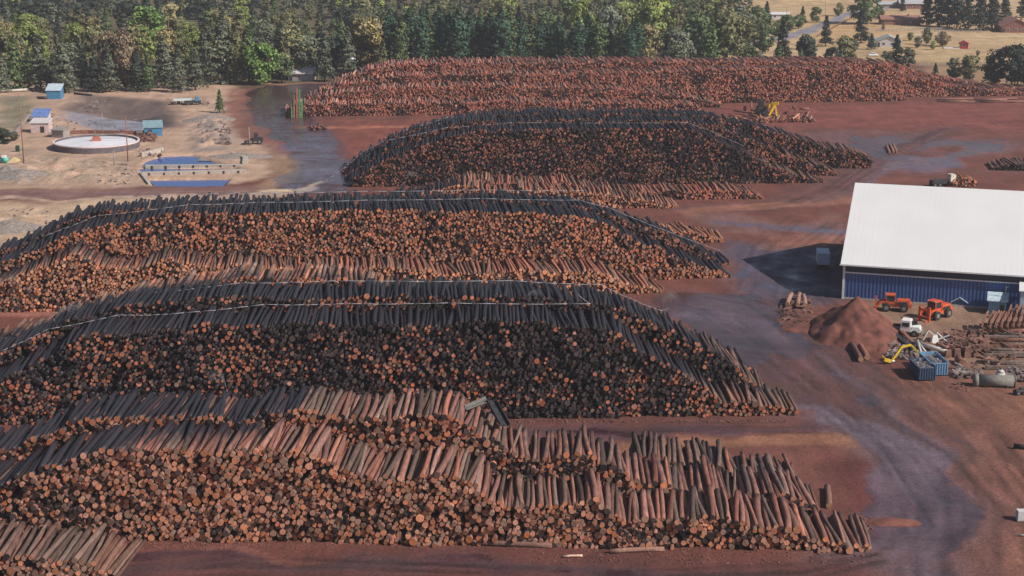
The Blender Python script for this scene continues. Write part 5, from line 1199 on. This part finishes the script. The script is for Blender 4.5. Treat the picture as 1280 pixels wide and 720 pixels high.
# trees one can name
N1 = [('broadleaf', 6, 180, 160, 'dark', 'low dark green bush at the left frame edge by the works', 1.6), ('broadleaf', 17, 176, 163, 'grey', 'grey-green bush left of the inclined conveyor', 1.6), ('broadleaf', 2, 172, 158, 'green', 'pale green bush behind the dark bush at the left edge', 1.5),
 ('conifer', 275, 141, 112, 'green', 'lone small conifer on the slope inside the haul road bend', 1.3),
 ('broadleaf', 186, 66, 3, 'bright', 'large bright green round tree standing out of the dark left wood', 1.15),
 ('broadleaf', 4, 70, 18, 'yellow', 'yellowing leafy tree at the left frame edge', .8), ('broadleaf', 50, 80, 24, 'olive', 'broad olive tree behind the left row of conifers', 1.0),
 ('broadleaf', 97, 76, 23, 'lime', 'lime-tinted leafy tree behind the left row of conifers', .8), ('broadleaf', 138, 110, 28, 'brown', 'left one of two brownish trees above the basin', .75), ('broadleaf', 158, 112, 32, 'brown', 'right one of two brownish trees above the basin', .75),
 ('broadleaf', 326, 106, 45, 'bright', 'rounded bright green tree above the haul road bend', 1.1), ('broadleaf', 352, 104, 66, 'green', 'low dense green tree left of the boarded cabin', 1.2),
 ('conifer', 406, 102, 40, 'grey', 'grey-green conifer right of the boarded cabin', 1.2), ('broadleaf', 461, 92, 12, 'yellow', 'large pale yellow-olive tree left of the dark columnar row', 1.0),
 ('broadleaf', 725, 60, -6, 'lime', 'tall lime green tree behind the columnar row', .7), ('broadleaf', 760, 60, 4, 'pale', 'pale silvery tree behind the columnar row', .8), ('broadleaf', 818, 60, -12, 'lime', 'big lime green tree near the right end of columnar row', 1.0),
 ('broadleaf', 808, 92, 24, 'yellow', 'yellow-olive tree at the right end of columnar row', .85), ('broadleaf', 843, 92, 30, 'grey', 'grey-green round tree behind the far deck, left of green pair', 1.1), ('broadleaf', 872, 88, 8, 'green', 'left of a large green pair of round trees behind far deck', 1.05), ('broadleaf', 908, 88, 8, 'olive', 'right, browner one of a large pair of round trees behind far deck', 1.05), ('conifer', 888, 92, 24, 'green', 'pointed green conifer between the large pair of round trees', 1.1), ('broadleaf', 935, 84, 54, 'green', 'low green bush right of the large pair of round trees', 1.1),
 ('conifer', 978, 74, 25, 'dark', 'dark conifer before the lane, left of its bend', 1.1), ('conifer', 972, 84, 54, 'green', 'small green conifer just above the far deck crest, far left', 1.4), ('broadleaf', 1008, 84, 40, 'dark', 'dark rounded tree beside the lane above the far deck', 1.0), ('conifer', 1032, 58, 20, 'dark', 'slim dark conifer in front of the lane', 1.3), ('broadleaf', 1040, 86, 56, 'dark', 'small dark bush between two trees on the deck crest', 1.1), ('broadleaf', 1056, 84, 42, 'olive', 'olive rounded tree right of the small dark bush', 1.0), ('conifer', 1076, 54, 12, 'dark', 'full dark conifer left of the small white house', 1.5), ('broadleaf', 1080, 30, -16, 'green', 'spreading tall tree above the full dark conifer', 1.3), ('conifer', 1089, 62, 42, 'blue', 'small blue-green spruce beside the small white house', 1.6), ('conifer', 1120, 84, 44, 'dark', 'dark conifer in front of the small white house', 1.5), ('broadleaf', 1135, 86, 58, 'grey', 'low grey-green tree right of the small white house', 1.0), ('broadleaf', 1108, 86, 62, 'grey', 'low grey-green shrub below the small white house', 1.0), ('broadleaf', 1138, 51, 39, 'lime', 'round lime shrub in the white house garden', 1.2), ('broadleaf', 1158, 56, 32, 'olive', 'olive garden tree right of the lime shrub', .8), ('broadleaf', 1147, 60, 44, 'grey', 'low grey shrub in the garden beneath the olive tree', 1.0), ('broadleaf', 1178, 58, 38, 'brown', 'small round brownish tree alone on the dry field', 1.3), ('conifer', 1104, 38, 25, 'brown', 'small brownish conifer before the long red house', 1.2),
 ('conifer', 1169, 93, 79, 'dark', 'tiny dark conifer just behind the far deck slope', 1.6), ('broadleaf', 1192, 100, 70, 'grey', 'left of two grey-green trees behind the far deck right end', .95), ('broadleaf', 1212, 102, 64, 'olive', 'right of two grey-green trees behind the far deck right end', .95), ('conifer', 1236, 105, 74, 'grey', 'grey-green conifer at the foot of the dark grove', 1.5), ('broadleaf', 1242, 106, 58, 'dark', 'left tree of the dark grove behind the far deck', 1.0), ('broadleaf', 1264, 108, 48, 'dark', 'tallest tree of the dark grove behind the far deck', 1.0), ('broadleaf', 1286, 108, 54, 'dark', 'rightmost tree of the dark grove at the frame edge', 1.0),
 ('broadleaf', 970, 46, 24, 'green', 'left bush of the green hedge line beside the lane', 1.3), ('broadleaf', 984, 40, 16, 'green', 'middle bush of the green hedge line beside the lane', 1.3), ('broadleaf', 998, 36, 16, 'green', 'right bush of the green hedge line beside the lane', 1.3), ('broadleaf', 1020, 28, 6, 'green', 'round green tree standing where the lane bends', 1.1)]
for a in N1: tree(a[0], a[1], a[2], a[3], a[4], a[5], None, a[6])
FIELD_TREES = ['slim dark conifer just left of the lane bend', 'olive bush between the lane and far deck crest', 'grey-green bush between two conifers before the white house', 'olive tree right of the thin utility pole', "green leafy tree above the long low red house's left end", 'dark conifer between the red house and grey-roofed house', 'lime shrub beside the olive garden tree on the dry field', 'dark conifer just left of the red-brown roofed house', 'dark conifer behind the red-brown roofed house', 'small olive bush below the tiny red shed', 'brownish bush above the dark grove at far deck end', 'grey-green conifer touching the far deck crest beyond the olive tree', 'mid-green conifer touching the far deck crest beside dark rounded tree', 'small brownish bush right of the tiny red shed', 'grey-green bush right of the large round tree pair', 'tall dark conifer at the left edge of the open fields']
for i, (px, b_, tp, kd, tn, w_) in enumerate([(1003, 30, 8, 'conifer', 'dark', 1.3), (1012, 62, 44, 'broadleaf', 'olive', 1.2), (1066, 66, 48, 'broadleaf', 'grey', 1.2), (1048, 20, 2, 'broadleaf', 'olive', 1.1), (1098, 24, 4, 'broadleaf', 'green', 1.0), (1128, 14, -6, 'conifer', 'dark', 1.2), (1166, 62, 50, 'broadleaf', 'lime', 1.1), (1256, 30, -12, 'conifer', 'dark', 1.3), (1278, 22, -16, 'conifer', 'dark', 1.3), (1206, 80, 70, 'broadleaf', 'olive', 1.2), (1272, 88, 68, 'broadleaf', 'brown', 1.0), (1050, 90, 62, 'conifer', 'grey', 1.4), (1000, 88, 60, 'conifer', 'green', 1.3), (1222, 70, 62, 'broadleaf', 'brown', 1.2), (948, 80, 62, 'broadleaf', 'grey', 1.2), (958, 30, 2, 'conifer', 'dark', 1.2)]):
    tree(kd, px, b_, tp, tn, FIELD_TREES[i], 'trees dotted over the fields and lane', w_)
for i, (px, b_, tp) in enumerate([(1158, 32, -14), (1172, 33, -18), (1184, 34, -14), (1196, 35, -20), (1210, 38, -16), (1224, 38, -18), (1240, 38, -16)]):
    tree('conifer', px, b_, tp, 'dark', f'{ORD[i + 1]} from left of the tall dark conifers behind the dry field', 'tall dark conifers behind the dry field', 1.25)
for i in range(26):
    px = 488 + i * 12.4 + random.uniform(-2, 2)
    if 700 < px < 712: continue
    tree('columnar', px, 96 + random.uniform(-3, 3), (14 if px < 640 else 26) + random.uniform(-7, 9), 'spruce' if random.random() < .65 else 'green', f'{ordw(i + 1)} from left in the long row of dark columnar conifers', 'row of dark columnar conifers', 1.05)
# front row of the wood
zones = [(-60, 130, 'left of the basin'), (130, 250, 'above the basin'), (250, 345, 'above the road bend'), (345, 480, 'around the boarded cabin'), (480, 640, 'behind the left half of the columnar row'), (640, 800, 'behind the right half of the columnar row'), (800, 960, 'behind the round tree pair'), (960, 1400, 'beyond the lane and fields')]
def zone(px): return next(z for a, b, z in zones if a <= px < b)
def wood(kind, px, b_, tp, tint, depth, w=1.0):
    tree(kind, px, b_, tp, tint, f'{CW[tint]} {KW[kind]} in the {depth} {zone(px)}', f'{CW[tint]} {KW[kind]}s in the {depth} {zone(px)}', w)
x = -14
while x < 312:
    r_ = random.random(); b_ = random.uniform(108, 118) if x < 250 else random.uniform(102, 110)
    wood('conifer', x, b_, b_ - random.uniform(42, 70) - (22 if x > 245 else 0), 'grey' if r_ < .5 else ('olive' if r_ < .6 else ('green' if r_ < .8 else 'dark')), 'front edge of the wood', 1.25); x += random.uniform(13, 21)
x = -10
while x < 310:
    r_ = random.random(); b_ = random.uniform(86, 98)
    wood('broadleaf' if r_ < .6 else ('pine' if r_ < .75 else 'conifer'), x, b_, b_ - random.uniform(42, 66), random.choice(['green', 'green', 'olive', 'olive', 'grey', 'lime', 'yellow', 'lime']), 'second line of the wood', 1.1); x += random.uniform(15, 26)
while x < 480:
    r_ = random.random(); b_ = random.uniform(86, 102)
    wood('conifer' if r_ < .55 else ('pine' if r_ < .75 else 'broadleaf'), x, b_, b_ - random.uniform(44, 70), random.choice(['dark', 'green', 'grey', 'olive', 'grey']), 'second line of the wood', 1.15); x += random.uniform(13, 21)
far = []
for (b0, b1, st) in ((66, 76, 19), (48, 60, 17), (34, 44, 15), (18, 26, 14)):
    x = (-150 if b0 < 45 else -40) if b0 < 60 else 330
    while x < (960 if b0 > 30 else 945):
        if x > 470 and x < 800 and b0 > 60: x += 20; continue
        r_ = random.random(); b_ = random.uniform(b0, b1); hh = random.uniform(38, 58) * (b_ + 165) / 260
        kd = 'pine' if r_ < .4 else ('conifer' if r_ < .7 else 'broadleaf'); tn = random.choice(['dark', 'grey', 'grey', 'green', 'olive', 'olive', 'green'] if x > 330 or b0 > 45 else ['dark', 'dark', 'dark', 'grey'])
        if kd == 'broadleaf' and random.random() < .3: tn = random.choice(['olive', 'yellow', 'lime', 'lime'])
        if b0 >= 45: wood(kd, x, b_, b_ - hh, tn, 'middle wood', 1.1)
        else: tree(kd, x, b_, b_ - hh, tn, None, None, 1.2, far)
        x += random.uniform(st * .7, st * 1.3)
for b_ in (8, -4, -18, -32):
    x = -150
    while x < 1300:
        if x < 950 or b_ < -15: tree(random.choice(['pine', 'conifer']), x, b_ + random.uniform(-3, 3), b_ - random.uniform(26, 40), 'dark', None, None, 1.3, far)
        x += random.uniform(11, 19)
vs, cs_ = [], []
for cm, x, y, s_, sx, rz_, tc in far:
    nv = len(cm.vertices); v = np.empty(nv * 3, np.float32); cm.vertices.foreach_get('co', v); v = v.reshape(-1, 3)
    nf = len(cm.polygons); c = np.empty(nf * 4, np.float32); cm.attributes['col'].data.foreach_get('color', c); c = c.reshape(-1, 4)[::2, :3]
    v = v.reshape(-1, 4, 3)[::2]; v = v.mean(1, keepdims=True) + (v - v.mean(1, keepdims=True)) * 1.4
    v = v.reshape(-1, 3); ca, sa = math.cos(rz_), math.sin(rz_)
    vs.append(np.stack([x + sx * (v[:, 0] * ca - v[:, 1] * sa), y + sx * (v[:, 0] * sa + v[:, 1] * ca), s_ * v[:, 2] + max(0, (y - 1050) / 1500) * 260 * (y > 1050)], 1)); cs_.append(c * np.array(tc))
V = np.concatenate(vs); Cc = np.concatenate(cs_)
me = leaf_mesh('distant_wood', V, np.ones(len(Cc)), np.zeros(len(Cc))); me.attributes['col'].data.foreach_set('color', np.concatenate([Cc, np.ones((len(Cc), 1))], 1).astype(np.float32).ravel())
o = bpy.data.objects.new('distant_wood', me); COL.objects.link(o); tag(o, 'dark wood filling the far background behind the yard', 'wood', kind='stuff'); print('trees', TREE_SEEN, 'far', len(far))
# ------------------------------------------------------------------ light, sky, air
EL, AZ = R(38), R(28)          # sun to the right of the view and a little behind the camera
sd = Vector((math.cos(EL) * math.cos(AZ), -math.cos(EL) * math.sin(AZ), math.sin(EL)))
sun = bpy.data.lights.new('sun', 'SUN'); sun.energy = 5.0; sun.angle = R(.55); sun.color = (1, .91, .83)
so = bpy.data.objects.new('sun', sun); COL.objects.link(so); so.rotation_euler = sd.to_track_quat('Z', 'Y').to_euler(); so.location = (200, -100, 300)
w = bpy.data.worlds.new('World'); S.world = w; w.use_nodes = True
N, L = w.node_tree.nodes, w.node_tree.links; bg = N['Background']; bg.inputs['Strength'].default_value = .07
sk = N.new('ShaderNodeTexSky'); sk.sky_type = 'NISHITA'; sk.sun_disc = False; sk.sun_elevation = EL
sk.sun_rotation = math.atan2(sd.x, sd.y); sk.air_density = 1.0; sk.dust_density = 1.2; sk.ozone_density = 1.5
L.new(sk.outputs['Color'], bg.inputs['Color'])
HAZE = 0.00016
if HAZE:
    hm = bpy.data.materials.new('haze_air'); hm.use_nodes = True; N, L = hm.node_tree.nodes, hm.node_tree.links
    N.clear(); out = N.new('ShaderNodeOutputMaterial'); pv = N.new('ShaderNodeVolumePrincipled')
    pv.inputs['Color'].default_value = (.88, .88, .95, 1); pv.inputs['Density'].default_value = HAZE; pv.inputs['Anisotropy'].default_value = .2
    L.new(pv.outputs['Volume'], out.inputs['Volume'])
    m = MB(); m.box(-1500, 1500, -700, 1600, -4, 150); h = m.build('haze', hm); h['kind'] = 'stuff'
S.view_settings.view_transform = 'Standard'; S.view_settings.look = 'None'; S.view_settings.gamma = 1
S.view_settings.exposure = 0.0
S.render.resolution_x, S.render.resolution_y = 1024, 576
S.cycles.max_bounces = 5; S.cycles.diffuse_bounces = 2; S.cycles.glossy_bounces = 2; S.cycles.transparent_max_bounces = 6; S.cycles.volume_bounces = 0
S.cycles.use_denoising = True
